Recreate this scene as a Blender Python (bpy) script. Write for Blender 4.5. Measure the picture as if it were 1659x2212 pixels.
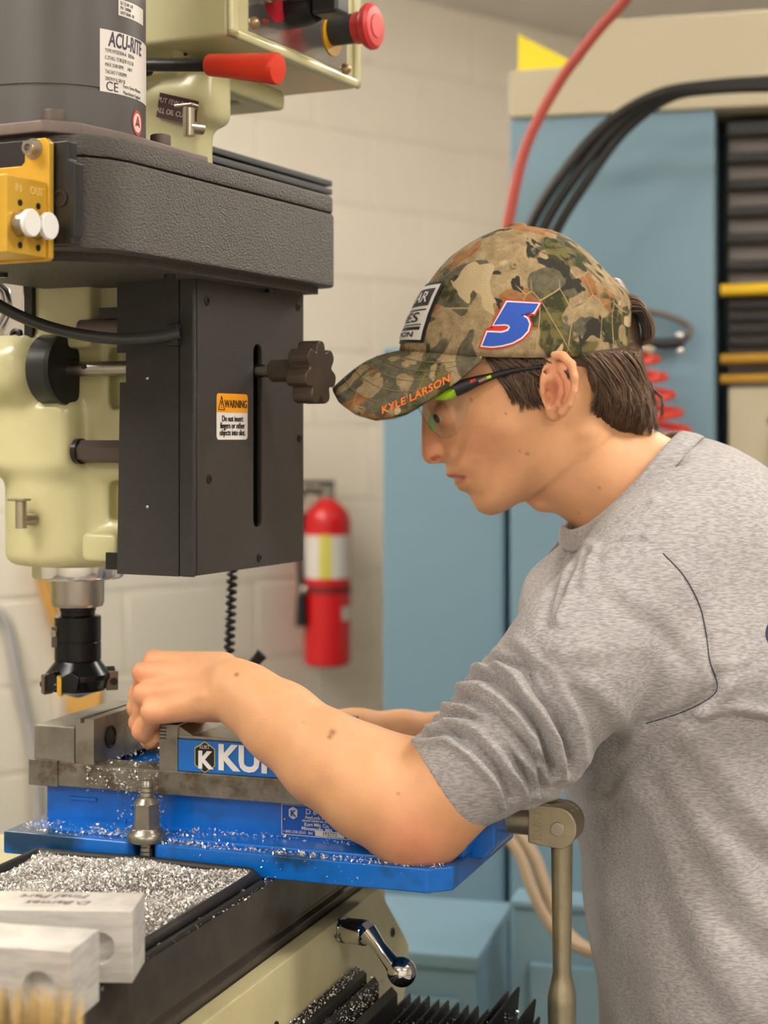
import bpy, bmesh, math, random
import numpy as np
from mathutils import Vector, Matrix
from mathutils.bvhtree import BVHTree
random.seed(7); np.random.seed(7)
scn = bpy.context.scene
for o in list(bpy.data.objects): bpy.data.objects.remove(o)
COL = scn.collection

# ---------------------------------------------------------------- camera, world, exposure
H = 1.45                       # camera height
FPX, CXP, HYP = 3600.0, 829.5, 940.0   # focal length, principal column, horizon row, for a 1659 x 2212 frame
cam_d = bpy.data.cameras.new('camera'); cam = bpy.data.objects.new('camera', cam_d); COL.objects.link(cam)
cam.location = (0, 0, H); cam.rotation_euler = (math.pi/2, 0, 0)
cam_d.sensor_fit = 'VERTICAL'; cam_d.sensor_height = 24.0; cam_d.lens = FPX/2212*24.0
cam_d.shift_y = -(1106-HYP)/2212.0
cam_d.clip_start = 0.05; cam_d.clip_end = 60
cam_d.dof.use_dof = True; cam_d.dof.focus_distance = 1.39; cam_d.dof.aperture_fstop = 3.6
scn.camera = cam
world = bpy.data.worlds.new('world'); scn.world = world; world.use_nodes = True
bg = world.node_tree.nodes['Background']; bg.inputs[0].default_value = (1.0, 0.97, 0.93, 1); bg.inputs[1].default_value = 0.0
scn.view_settings.view_transform = 'Standard'; scn.view_settings.look = 'None'
scn.view_settings.exposure = 0.86; scn.view_settings.gamma = 1.0
scn.view_settings.use_curve_mapping = False
LAMP = 14.0                     # luminance of the ceiling lamps

# ---------------------------------------------------------------- helpers
def lin(c):
    c = [x/255.0 for x in c]
    return tuple((x/12.92 if x <= .04045 else ((x+.055)/1.055)**2.4) for x in c) + (1.0,)
def frame(ox, oy, deg):
    a = math.radians(deg); ux, uy = math.cos(a), -math.sin(a)
    def f(u, v, z): return Vector((ox+u*ux-v*uy, oy+u*uy+v*ux, z))
    return f
SPX, SPY = -0.294, 1.6          # spindle axis
TF = frame(SPX, SPY, 19.4)      # table / vise frame: u towards the operator, v along the table
HF = frame(SPX, SPY, 26.0)      # head frame (the head is swivelled a little)
WF = lambda x, y, z: Vector((x, y, z))
def at(px, py, Y):              # a point seen at a pixel of the photo, standing at depth Y
    return Vector(((px-CXP)/FPX*Y, Y, H+(HYP-py)/FPX*Y))

_m = {}
def mat(name, rgb=(128, 128, 128), rough=.5, metal=0., var=0., vscale=8., bump=0., bscale=200., spec=.5, rgb2=None, mix=(.45, .6), mscale=6., coat=0., detail=4., mdetail=6., stretch=None, obj=True, rvar=0.):
    if name in _m: return _m[name]
    m = bpy.data.materials.new(name); m.use_nodes = True; nt = m.node_tree; b = nt.nodes['Principled BSDF']
    b.inputs['Roughness'].default_value = rough; b.inputs['Metallic'].default_value = metal
    b.inputs['Specular IOR Level'].default_value = spec
    if coat: b.inputs['Coat Weight'].default_value = coat; b.inputs['Coat Roughness'].default_value = .12
    col = lin(rgb); b.inputs['Base Color'].default_value = col
    tc = nt.nodes.new('ShaderNodeTexCoord'); out = tc.outputs['Object']
    if stretch:
        mp = nt.nodes.new('ShaderNodeMapping'); mp.inputs['Scale'].default_value = stretch
        nt.links.new(out, mp.inputs[0]); out = mp.outputs[0]
    last = None
    def noise(sc, det, rough_=.6):
        n = nt.nodes.new('ShaderNodeTexNoise'); n.inputs['Scale'].default_value = sc; n.inputs['Detail'].default_value = det
        n.inputs['Roughness'].default_value = rough_; nt.links.new(out, n.inputs['Vector']); return n
    def mixc(fac, a, c):
        x = nt.nodes.new('ShaderNodeMix'); x.data_type = 'RGBA'
        nt.links.new(fac, x.inputs[0])
        for i, q in ((6, a), (7, c)):
            if isinstance(q, tuple): x.inputs[i].default_value = q
            else: nt.links.new(q, x.inputs[i])
        return x.outputs[2]
    if rgb2 is not None:
        n = noise(mscale, mdetail); r = nt.nodes.new('ShaderNodeMapRange'); r.inputs[1].default_value = mix[0]; r.inputs[2].default_value = mix[1]
        nt.links.new(n.outputs[0], r.inputs[0]); last = mixc(r.outputs[0], col, lin(rgb2))
    if var:
        n = noise(vscale, detail); r = nt.nodes.new('ShaderNodeMapRange'); r.inputs[1].default_value = .3; r.inputs[2].default_value = .7
        r.inputs[3].default_value = 1-var; r.inputs[4].default_value = 1+var
        nt.links.new(n.outputs[0], r.inputs[0])
        h = nt.nodes.new('ShaderNodeHueSaturation')
        nt.links.new(r.outputs[0], h.inputs['Value'])
        if last is None: h.inputs['Color'].default_value = col
        else: nt.links.new(last, h.inputs['Color'])
        last = h.outputs[0]
    if last is not None: nt.links.new(last, b.inputs['Base Color'])
    if rvar:
        n = noise(vscale*2, 4); r = nt.nodes.new('ShaderNodeMapRange'); r.inputs[1].default_value = .3; r.inputs[2].default_value = .7
        r.inputs[3].default_value = max(rough-rvar, .02); r.inputs[4].default_value = rough+rvar
        nt.links.new(n.outputs[0], r.inputs[0]); nt.links.new(r.outputs[0], b.inputs['Roughness'])
    if bump:
        n = noise(bscale, 3); bp = nt.nodes.new('ShaderNodeBump'); bp.inputs['Strength'].default_value = 1.0; bp.inputs['Distance'].default_value = bump
        nt.links.new(n.outputs[0], bp.inputs['Height']); nt.links.new(bp.outputs[0], b.inputs['Normal'])
    _m[name] = m; return m
def emis(name, rgb, s):
    m = bpy.data.materials.new(name); m.use_nodes = True; nt = m.node_tree; b = nt.nodes['Principled BSDF']
    b.inputs['Base Color'].default_value = (.8, .8, .8, 1); b.inputs['Emission Color'].default_value = lin(rgb); b.inputs['Emission Strength'].default_value = s
    return m

def tag(o, label=None, cat=None, group=None, kind=None):
    if label: o['label'] = label
    if cat: o['category'] = cat
    if group: o['group'] = group
    if kind: o['kind'] = kind
    return o
def thing(name, loc, label, cat, group=None):
    o = bpy.data.objects.new(name, None); COL.objects.link(o); o.location = loc; o.empty_display_size = .05
    return tag(o, label, cat, group)
def wloc(o):
    v = Vector((0, 0, 0))
    while o is not None: v = v+o.location; o = o.parent
    return v
def link(name, me, m, parent=None, angle=40):
    o = bpy.data.objects.new(name, me); COL.objects.link(o)
    if m is not None: me.materials.append(m)
    if parent is not None:
        o.parent = parent
        off = wloc(parent)
        me.transform(Matrix.Translation(-off))
    me.polygons.foreach_set('use_smooth', [True]*len(me.polygons))
    if angle and angle < 180: me.set_sharp_from_angle(angle=math.radians(angle))
    return o
def np_mesh(name, V, Fq):
    me = bpy.data.meshes.new(name)
    V = np.asarray(V, dtype=np.float32); Fq = np.asarray(Fq, dtype=np.int32)
    k = Fq.shape[1]
    me.vertices.add(len(V)); me.vertices.foreach_set('co', V.ravel())
    me.loops.add(Fq.size); me.loops.foreach_set('vertex_index', Fq.ravel())
    me.polygons.add(len(Fq)); me.polygons.foreach_set('loop_start', np.arange(0, Fq.size, k, dtype=np.int32))
    me.polygons.foreach_set('loop_total', np.full(len(Fq), k, dtype=np.int32))
    me.update(calc_edges=True); me.validate(); return me

class MB:
    def __init__(s, fr=WF): s.bm = bmesh.new(); s.fr = fr
    def _f(s, vs):
        try: return s.bm.faces.new(vs)
        except ValueError: return None
    def box(s, x0, x1, y0, y1, z0, z1, bevel=0., seg=2):
        b = bmesh.new()
        v = [b.verts.new(s.fr(x, y, z)) for z in (z0, z1) for y in (y0, y1) for x in (x0, x1)]
        for q in ((0, 2, 3, 1), (4, 5, 7, 6), (0, 1, 5, 4), (2, 6, 7, 3), (0, 4, 6, 2), (1, 3, 7, 5)): b.faces.new([v[i] for i in q])
        if bevel: bmesh.ops.bevel(b, geom=list(b.edges), offset=bevel, segments=seg, profile=.5, affect='EDGES')
        s._merge(b); return s
    def _merge(s, b):
        me = bpy.data.meshes.new('t'); b.to_mesh(me); b.free(); s.bm.from_mesh(me); bpy.data.meshes.remove(me)
    def prism(s, poly, axis, a0, a1, bevel=0., seg=2, only_side=False):
        # poly: 2-D points in the two remaining axes (order x,y,z without axis)
        def P(p, a):
            if axis == 'x': return s.fr(a, p[0], p[1])
            if axis == 'y': return s.fr(p[0], a, p[1])
            return s.fr(p[0], p[1], a)
        b = bmesh.new(); n = len(poly)
        A = [b.verts.new(P(p, a0)) for p in poly]; B = [b.verts.new(P(p, a1)) for p in poly]
        b.faces.new(A[::-1]); b.faces.new(B)
        for i in range(n): b.faces.new((A[i], A[(i+1) % n], B[(i+1) % n], B[i]))
        bmesh.ops.recalc_face_normals(b, faces=list(b.faces))
        if bevel:
            ed = [e for e in b.edges if len(e.link_faces) == 2 and e.calc_face_angle(0) > .35]
            bmesh.ops.bevel(b, geom=ed, offset=bevel, segments=seg, profile=.5, affect='EDGES')
        s._merge(b); return s
    def lathe(s, p0, p1, prof, n=32, local=True):
        # prof: (t metres along p0->p1, radius)
        a = s.fr(*p0) if local else Vector(p0); c = s.fr(*p1) if local else Vector(p1)
        d = (c-a).normalized(); x = d.orthogonal().normalized(); y = d.cross(x)
        rings = []
        for t, r in prof:
            if r < 1e-6: rings.append([s.bm.verts.new(a+d*t)]); continue
            rings.append([s.bm.verts.new(a+d*t+(x*math.cos(2*math.pi*k/n)+y*math.sin(2*math.pi*k/n))*r) for k in range(n)])
        for R0, R1 in zip(rings, rings[1:]):
            if len(R0) == 1 and len(R1) == 1: continue
            for k in range(n):
                k2 = (k+1) % n
                if len(R0) == 1: s._f((R0[0], R1[k2], R1[k]))
                elif len(R1) == 1: s._f((R0[k], R0[k2], R1[0]))
                else: s._f((R0[k], R0[k2], R1[k2], R1[k]))
        if len(rings[0]) > 1: s._f(rings[0][::-1])
        if len(rings[-1]) > 1: s._f(rings[-1])
        return s
    def cyl(s, p0, p1, r, r1=None, n=24, bevel=0., local=True):
        a = s.fr(*p0) if local else Vector(p0); c = s.fr(*p1) if local else Vector(p1); L = (c-a).length
        r1 = r if r1 is None else r1
        pr = [(0, r), (L, r1)] if not bevel else [(0, r-bevel), (bevel*.3, r-bevel*.3), (bevel, r), (L-bevel, r1), (L-bevel*.3, r1-bevel*.3), (L, r1-bevel)]
        return s.lathe(a, c, pr, n, local=False)
    def tube(s, pts, r, n=10, local=True, caps=True):
        P = [s.fr(*p) if local else Vector(p) for p in pts]
        R = r if isinstance(r, (list, tuple)) else [r]*len(P)
        T = [((P[min(i+1, len(P)-1)]-P[max(i-1, 0)]).normalized()) for i in range(len(P))]
        x = T[0].orthogonal().normalized(); rings = []
        for p, t, q in zip(P, T, R):
            x = (x-t*x.dot(t)).normalized(); y = t.cross(x)
            rings.append([s.bm.verts.new(p+(x*math.cos(2*math.pi*k/n)+y*math.sin(2*math.pi*k/n))*q) for k in range(n)])
        for R0, R1 in zip(rings, rings[1:]):
            for k in range(n): s._f((R0[k], R0[(k+1) % n], R1[(k+1) % n], R1[k]))
        if caps: s._f(rings[0][::-1]); s._f(rings[-1])
        return s
    def ball(s, c, r, sc=(1, 1, 1), u=20, v=12, local=True):
        c = s.fr(*c) if local else Vector(c)
        b = bmesh.new(); bmesh.ops.create_uvsphere(b, u_segments=u, v_segments=v, radius=r)
        for q in b.verts: q.co = c+Vector((q.co.x*sc[0], q.co.y*sc[1], q.co.z*sc[2]))
        s._merge(b); return s
    def quad(s, a, b, c, d): s._f([s.bm.verts.new(Vector(q)) for q in (a, b, c, d)]); return s
    def build(s, name, m, parent=None, angle=40, bevel=0., seg=2):
        bmesh.ops.recalc_face_normals(s.bm, faces=list(s.bm.faces))
        if bevel:
            ed = [e for e in s.bm.edges if len(e.link_faces) == 2 and e.calc_face_angle(0) > .5]
            bmesh.ops.bevel(s.bm, geom=ed, offset=bevel, segments=seg, profile=.5, affect='EDGES')
        me = bpy.data.meshes.new(name); s.bm.to_mesh(me); s.bm.free(); me.update()
        o = link(name, me, m, parent, angle)
        if len(me.polygons) < 6000: w = o.modifiers.new('weighted', 'WEIGHTED_NORMAL'); w.keep_sharp = True
        return o

def smooth_path(pts, n=8):
    P = [Vector(p) for p in pts]; out = []
    for i in range(len(P)-1):
        p0 = P[max(i-1, 0)]; p1 = P[i]; p2 = P[i+1]; p3 = P[min(i+2, len(P)-1)]
        for k in range(n):
            t = k/n
            out.append(.5*((2*p1)+(p2-p0)*t+(2*p0-5*p1+4*p2-p3)*t*t+(3*p1-p0-3*p2+p3)*t**3))
    out.append(P[-1]); return out

def text_mesh(body, size, bold=0., shear=0., space=1., align='CENTER', sx=1., depth=.0003):
    c = bpy.data.curves.new('lettering', 'FONT'); c.body = body; c.size = size; c.shear = shear; c.space_character = space
    c.align_x = align; c.align_y = 'CENTER'; c.offset = bold; c.extrude = depth; c.resolution_u = 3
    o = bpy.data.objects.new('lettering', c); COL.objects.link(o)
    me = bpy.data.meshes.new_from_object(o); bpy.data.objects.remove(o); bpy.data.curves.remove(c)
    if sx != 1.: me.transform(Matrix.Diagonal((sx, 1, 1, 1)))
    return me
def text(name, body, size, org, xd, yd, m, parent, **k):
    me = text_mesh(body, size, **k)
    xd = Vector(xd).normalized(); yd = Vector(yd); yd = (yd-xd*yd.dot(xd)).normalized(); zd = xd.cross(yd)
    M4 = Matrix(((xd.x, yd.x, zd.x, org[0]), (xd.y, yd.y, zd.y, org[1]), (xd.z, yd.z, zd.z, org[2]), (0, 0, 0, 1)))
    me.transform(M4)
    return link(name, me, m, parent, 30)
def instance(name, me, parent, loc, rotz=0, mt=None):
    o = bpy.data.objects.new(name, me); COL.objects.link(o); o.parent = parent
    o.location = Vector(loc)-wloc(parent); o.rotation_euler = (0, 0, rotz); return o

# ---------------------------------------------------------------- materials
CREAM = mat('cream_enamel', (200, 196, 152), .28, var=.05, vscale=10, bump=.0004, bscale=60, coat=.3)
CAST = mat('dark_wrinkle_paint', (78, 74, 72), .5, bump=.0022, bscale=330, var=.06, vscale=300, stretch=(1, 1, 1.8))
BLACKP = mat('black_powder_coat', (48, 46, 47), .42, bump=.0008, bscale=700, var=.1, vscale=30, stretch=(1, 1, 3))
MOTOR = mat('motor_grey_paint', (82, 80, 80), .42, var=.05, vscale=20)
BROWN = mat('brown_plate', (112, 98, 94), .5, var=.1, vscale=40)
BLACK = mat('black_plastic', (24, 24, 26), .4, var=.1, vscale=40)
RUBBER = mat('black_rubber', (26, 26, 28), .55, var=.15, vscale=60, bump=.0003, bscale=300)
CHROME = mat('chrome', (225, 225, 228), .06, 1.)
STEEL = mat('bright_steel', (178, 174, 168), .28, 1., var=.12, vscale=60, stretch=(1, 1, .3))
GROUND = mat('ground_steel', (150, 146, 138), .34, .8, var=.12, vscale=30, rgb2=(108, 102, 92), mix=(.5, .75), mscale=25)
RUSTY = mat('weathered_steel', (128, 124, 114), .5, .65, var=.2, vscale=70, rgb2=(92, 78, 60), mix=(.48, .66), mscale=45, bump=.0003, bscale=250)
DARKST = mat('dark_oxide_steel', (52, 50, 50), .3, .6, var=.15, vscale=50)
TABLEM = mat('table_iron', (92, 88, 84), .38, .65, var=.15, vscale=40, rgb2=(70, 62, 54), mix=(.5, .7), mscale=12)
BLUE = mat('vise_blue', (4, 104, 202), .3, rgb2=(6, 70, 130), mix=(.55, .8), mscale=18, var=.06, vscale=90, coat=.25)
BLUEDIRTY = BLUE
GOLD = mat('gold_anodised', (216, 172, 62), .34, .35, var=.06, vscale=30)
WHITEP = mat('white_plastic', (232, 232, 234), .35)
REDG = mat('red_grip', (216, 58, 34), .34, var=.05, vscale=20)
REDB = mat('red_button', (206, 52, 56), .38)
YEL = mat('yellow_ring', (222, 168, 32), .4)
LABELW = mat('label_white', (226, 222, 218), .3)
INK = mat('black_ink', (22, 22, 24), .5)
INKP = mat('violet_ink', (58, 48, 78), .5)
INKG = mat('grey_ink', (110, 106, 108), .5)
MAROON = mat('maroon_plate', (74, 28, 34), .35)
SILVERT = mat('silver_lettering', (205, 200, 196), .4)
WARNO = mat('warning_orange', (240, 160, 30), .4)
ALU = mat('milled_aluminium', (226, 224, 222), .34, .35, var=.06, vscale=40, rgb2=(206, 204, 202), mix=(.45, .6), mscale=30, stretch=(1, 1, 6), bump=.0001, bscale=120)
CHIP = mat('aluminium_chips', (232, 229, 226), .3, .45)
# ================================================================ the room
FLOORM = mat('concrete_floor', (150, 146, 140), .45, var=.1, vscale=3)
CEILM = mat('ceiling_white', (242, 238, 234), .8, var=.03, vscale=3)
WALLM = mat('painted_block', (234, 227, 214), .5, var=.02, vscale=4, bump=.0006, bscale=160)
MORTAR = mat('painted_mortar', (226, 218, 205), .6)
tag(MB().box(-4, 4.5, -2.5, 7, -.1, 0).build('floor', FLOORM), 'grey concrete workshop floor', 'floor', kind='structure')
tag(MB().box(-4, 4.5, -2.5, 7, 2.70, 2.80).build('ceiling', CEILM), 'white workshop ceiling', 'ceiling', kind='structure')
# block wall, receding to the right
WA = math.degrees(math.atan2(-.681, .732))
WL = frame(-.038, 4.65, WA)
wall = MB(WL).box(-3.4, 2.6, -.001, .2, 0, 2.7).build('wall_left', MORTAR)
tag(wall, 'white painted concrete block wall', 'wall', kind='structure')
bl = MB().box(0, .400, -.004, .19, 0, .197, bevel=.005, seg=2); blk = bl.build('block', WALLM, None, 20)
blk_me = blk.data; bpy.data.objects.remove(blk)
hb = MB().box(0, .194, -.004, .19, 0, .194, bevel=.006).build('block', WALLM, None, 40); hb_me = hb.data; bpy.data.objects.remove(hb)
for c in range(13):
    z = 0.005+c*.2034+.0485
    x = -2.44+(c % 2)*.2034
    while x < 2.3:
        instance('block', blk_me, wall, WL(x, 0, z), -math.radians(WA)); x += .4068
# ceiling troffers
LIGHTM = emis('fluorescent_diffuser', (255, 246, 232), LAMP)
LAMPS = [('table', -1.35, .9, 'fluorescent ceiling lamp above the near end of the mill table'), ('person', 1.35, .9, 'fluorescent ceiling lamp above and behind the person'),
         ('block_wall', -1.35, 2.9, 'fluorescent ceiling lamp between mill and block wall'), ('machine', 1.35, 2.9, 'fluorescent ceiling lamp above the blue machine'),
         ('back_wall_mill', -1.35, -1.1, 'fluorescent ceiling lamp by the back wall on the mill side'), ('back_wall_person', 1.35, -1.1, 'fluorescent ceiling lamp by the back wall on the person side')]
for nm, lx, ly, lab in LAMPS:                  # a regular grid of surface mounted lamps, all above the picture
    r = thing('ceiling_light_'+nm+'_offscreen', (lx, ly, 2.63), lab, 'ceiling light', 'ceiling lamps')
    MB().box(lx-.60, lx+.60, ly-.16, ly+.16, 2.63, 2.695, bevel=.01).build('diffuser_'+nm+'_offscreen', LIGHTM, r)
    for e in (-1, 1): MB().box(lx+e*.61-.012, lx+e*.61+.012, ly-.17, ly+.17, 2.62, 2.702, bevel=.004).build('end_cap', WHITEP, r)
# the other walls close the room behind and beside the camera
for nm, b in (('wall_back', (-4, 4.5, -2.6, -2.5)), ('wall_right', (4.5, 4.6, -2.6, 7)), ('wall_far', (-4, 4.5, 7, 7.1)), ('wall_side', (-4.1, -4, -2.6, 7))):
    tag(MB().box(b[0], b[1], b[2], b[3], 0, 2.7).build(nm, WALLM), 'plain white painted workshop wall', 'wall', kind='structure')

# ================================================================ blue machining centre in the background
CF = frame(.218, 2.9, 14)
BLUEC = mat('pale_blue_enamel', (114, 146, 166), .42, var=.02, vscale=3)
BLUED = mat('dark_blue_edge', (44, 66, 86), .5)
BEIGE = mat('beige_enamel', (190, 182, 158), .5, var=.02, vscale=3)
GREYB = mat('slat_grey', (112, 104, 102), .5)
DARKB = mat('slat_black', (26, 26, 32), .45)
YELB = mat('yellow_bar', (226, 186, 34), .45)
OCHB = mat('ochre_bar', (176, 134, 34), .5)
r = thing('machining_centre', CF(.2, .3, 0), 'large blue and beige machining centre behind the person', 'machine')
MB(CF).box(0, .352, 0, .9, .0, 2.004, bevel=.008).build('door_column', BLUEC, r)
MB(CF).box(-.235, -.013, .03, .9, .0, 1.607, bevel=.006).build('side_panel', BLUEC, r)
MB(CF).box(-.014, .001, .30, .9, .0, 1.6).build('panel_gap', BLUEC, r)
MB(CF).box(.352, .372, .22, .9, .0, 2.0).build('jamb', BLUEC, r)
MB(CF).prism([(.0, 2.0), (1.3, 2.0), (1.3, 2.165), (.165, 2.160), (.125, 2.085), (0.0, 2.082)], 'y', -.012, .7, bevel=.006).build('header', BEIGE, r)
MB(CF).box(.3722, 1.3, .062, .9, .0, 1.99).build('back_panel', GREYB, r)
z = 1.985
for i in range(7):
    z1 = z-.017 if i else z-.024
    MB(CF).box(.37, 1.2, .035, .08, z1, z, bevel=.003).build('slat', DARKB, r); z = z1-.0288
for i in range(5):
    zz = 1.676-i*.0212
    MB(CF).box(.372, 1.2, .035, .08, zz-.009, zz, bevel=.002).build('slat', DARKB, r)
for zz, m_, t in ((1.700, YELB, .019), (1.583, OCHB, .016), (1.549, OCHB, .014)):
    o = MB(CF); o.cyl((.36, .02, zz-.004), (1.2, .02, zz+.012), t/2+.001, n=12); o.build('rail', m_, r)
MB(CF).box(.372, 1.3, .03, .11, .1, 1.532, bevel=.005).build('lower_door', BEIGE, r)
MB(CF).box(.44, .55, .02, .031, 1.47, 1.482, bevel=.003).build('door_handle', BLACK, r)
MB(CF).tube([(.46, .0, 1.47), (.452, .0, 1.42), (.45, .0, 1.3)], .005, 8).build('door_cord', BEIGE, r)
# hose hook and red coiled air hose, hung on the door column
h = thing('hose_hook', CF(.24, 0, 1.6), 'black hose hook with a grey looped cable on the blue machine', 'hook')
a = [at(1330, 672, 2.82), at(1400, 674, 2.8), at(1450, 685, 2.8), at(1487, 705, 2.8), at(1486, 728, 2.8), at(1460, 740, 2.82)]
MB().tube(smooth_path(a), .006, 8, local=False).build('cable_loop', mat('grey_cable', (104, 98, 92), .5), h)
MB().tube(smooth_path([at(1300, 745, 2.80), at(1390, 738, 2.80), at(1430, 742, 2.80), at(1475, 738, 2.8)]), .0095, 10, local=False).build('hook_arm', BLACK, h)
MB().ball(at(1470, 757, 2.8), .008, local=False).ball(at(1469, 725, 2.8), .008, local=False).build('fitting', CHROME, h)
p0 = at(1392, 765, 2.74); pts = []
for i in range(8*16+1):
    t = i/16.; c = p0+Vector((.0125*t*1.0-.012, 0, -.0318*t*.92)); rr = .030
    a_ = 2*math.pi*t
    pts.append(c+Vector((rr*math.sin(a_), rr*math.cos(a_)*.9, 0)))
ch = thing('coiled_air_hose', pts[-1], 'red coiled air hose hanging behind the cap', 'air hose')
MB().tube(pts, .0062, 8, local=False).build('coil', mat('red_hose', (206, 62, 46), .4), ch)
MB().tube(smooth_path([at(1345, 752, 2.76), at(1380, 750, 2.74), at(1410, 758, 2.74)]), .007, 8, local=False).build('hose_end', mat('hose_sleeve', (176, 166, 146), .5), ch)
# straight red hose and black cables
tag(MB().tube(smooth_path([at(1075, 620, 2.62), at(1100, 470, 2.6), at(1135, 320, 2.58), at(1200, 190, 2.55), at(1280, 80, 2.5), at(1350, 0, 2.45), at(1420, -90, 2.4)]), .0085, 10, local=False).build('red_air_hose', mat('red_rubber', (176, 78, 70), .5)),
    'dull red air hose sweeping up past the beige header', 'air hose')
for k, (dx, dy, w) in enumerate(((0, 0, .0095), (24, 13, .009), (46, 30, .0085))):
    p = [at(1090+dx, 640+dy, 2.72), at(1150+dx, 480+dy, 2.70), at(1220+dx, 370+dy*.8, 2.68), at(1310+dx*.8, 270+dy*.5, 2.66), at(1420+dx*.5, 205+dy*.25, 2.62), at(1540, 184+dy*.3, 2.6), at(1700, 172+dy*.5, 2.58)]
    tag(MB().tube(smooth_path(p), w, 10, local=False).build('black_cable', BLACK), ['uppermost of three black cables arching over the blue machine door', 'middle one of three black cables arching over the blue door', 'lowest of three black cables arching over the blue door'][k], 'cable', 'black cables on the machine')
# yellow sign on the wall, above header
sg = MB().prism([(0, 0), (.118, 0), (.118, .004), (0, .070)], 'y', 0, .012, bevel=.001)
sgo = sg.build('yellow_sign', mat('sign_yellow', (240, 222, 40), .5, rgb2=(226, 150, 60), mix=(.62, .72), mscale=9)); q = CF(0.012, .02, 2.082); sgo.location = q; sgo.rotation_euler = (0, 0, -math.radians(14))
tag(sgo, 'yellow wedge shaped sign resting on the beige header', 'sign')
# low blue cabinets
MB_ = MB(CF)
BF = frame(.02, 2.36, 14)
r = thing('tool_cabinet', BF(-.1, .2, 0), 'low blue drawer cabinet with an open top surface behind the crank handle', 'cabinet')
MB(BF).box(-.5, .112, 0, .27, .0, .70, bevel=.004).build('cabinet_body', BLUEC, r)
MB(BF).box(-.51, .118, -.006, .275, .70, .722, bevel=.005).build('cabinet_top', BLUEC, r)
for i in range(3): MB(BF).box(-.48, .09, -.012, 0.001, .08+i*.2, .26+i*.2, bevel=.003).build('drawer', BLUEC, r)
r = thing('tool_cabinet', BF(.4, .2, 0), 'narrow blue cabinet with a single door behind the vise handle', 'cabinet')
MB(BF).box(.155, .62, .06, .12, .0, .775, bevel=.004).build('cabinet_body', BLUEC, r)
MB(BF).box(.15, .625, .055, .125, .775, .787, bevel=.004).build('cabinet_top', BLUEC, r)
MB(BF).box(.18, .6, .048, .061, .1, .7, bevel=.003).build('cabinet_door', BLUEC, r)
tp = MB()
for ci, dx in enumerate((0, 30)):
    pp = [at(1085+dx, 1790, 2.3), at(1125+dx, 1850, 2.28), at(1150+dx, 1920, 2.26), at(1185+dx*.8, 1990, 2.24), at(1230+dx*.5, 2035, 2.22), at(1290, 2060, 2.2)]
    tag(MB().tube(smooth_path(pp), .0085, 8, local=False).build('beige_cable', mat('beige_cable', (168, 148, 124), .55)), ['beige cable with the lower droop in front of the blue cabinets', 'beige cable running above the drooping one by the vise handle'][ci], 'cable', 'beige cables')

# ================================================================ fire extinguisher on the block wall
e0 = WL(-.250, -.105, .84)
r = thing('fire_extinguisher', e0, 'red fire extinguisher with white label hung on the block wall', 'extinguisher')
REDX = mat('extinguisher_red', (214, 16, 30), .3, coat=.4)
X, Yy = e0.x, e0.y
MB().lathe((X, Yy, .842), (X, Yy, 2), [(0, .05), (.004, .058), (.012, .062), (.38, .062), (.405, .055), (.425, .038), (.437, .02), (.445, .018)], 32).build('cylinder', REDX, r)
MB().cyl((X, Yy, 1.284), (X, Yy, 1.318), .019, n=16).build('valve', STEEL, r)
MB().box(X-.075, X+.02, Yy-.012, Yy+.012, 1.318, 1.330).box(X-.06, X+.02, Yy-.01, Yy+.01, 1.295, 1.303).build('lever', BLACK, r, bevel=.003)
MB().tube(smooth_path([(X-.02, Yy-.01, 1.30), (X-.06, Yy-.03, 1.30), (X-.078, Yy-.03, 1.24), (X-.07, Yy-.03, 1.1), (X-.066, Yy-.04, 1.0)]), .008, 8).build('hose', BLACK, r)
MB().cyl((X-.066, Yy-.04, 1.03), (X-.066, Yy-.04, .95), .013, .017, 12).build('nozzle', BLACK, r)
def band(name, z0, z1, a0, a1, m_, rr=.0625):
    b = MB(); n = 14; prev = None
    for k in range(n+1):
        a = math.radians(a0+(a1-a0)*k/n); v0 = b.bm.verts.new((X+rr*math.sin(a), Yy-rr*math.cos(a), z0)); v1 = b.bm.verts.new((X+rr*math.sin(a), Yy-rr*math.cos(a), z1))
        if prev: b._f((prev[0], v0, v1, prev[1]))
        prev = (v0, v1)
    return b.build(name, m_, r, 180)
band('label', 1.075, 1.188, -75, 75, LABELW); band('label_stripe', 1.075, 1.19, -18, 12, mat('label_yellow', (214, 206, 96), .4), .0629)
band('strap', 1.035, 1.055, -100, 100, mat('dark_red_strap', (120, 24, 30), .5), .0635)
b = MB(); b.prism([(.03, .985), (.065, 1.0), (.065, .965)], 'y', Yy-.0640, Yy-.05); 
band('sticker', .965, 1.0, 40, 85, LABELW, .0628)
b.bm.free()
MB().ball((X-.058, Yy-.04, 1.045), .014).build('strap_buckle', STEEL, r)
sgn = MB(WL).box(-.42, -.285, -.012, -.002, 1.27, 1.37, bevel=.002).build('extinguisher_sign', REDX); tag(sgn, 'small red sign on the block wall beside the extinguisher', 'sign')
MB(WL).box(-.295, -.205, -.043, -.004, 1.2, 1.24).build('bracket', BLACK, r)
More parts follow.
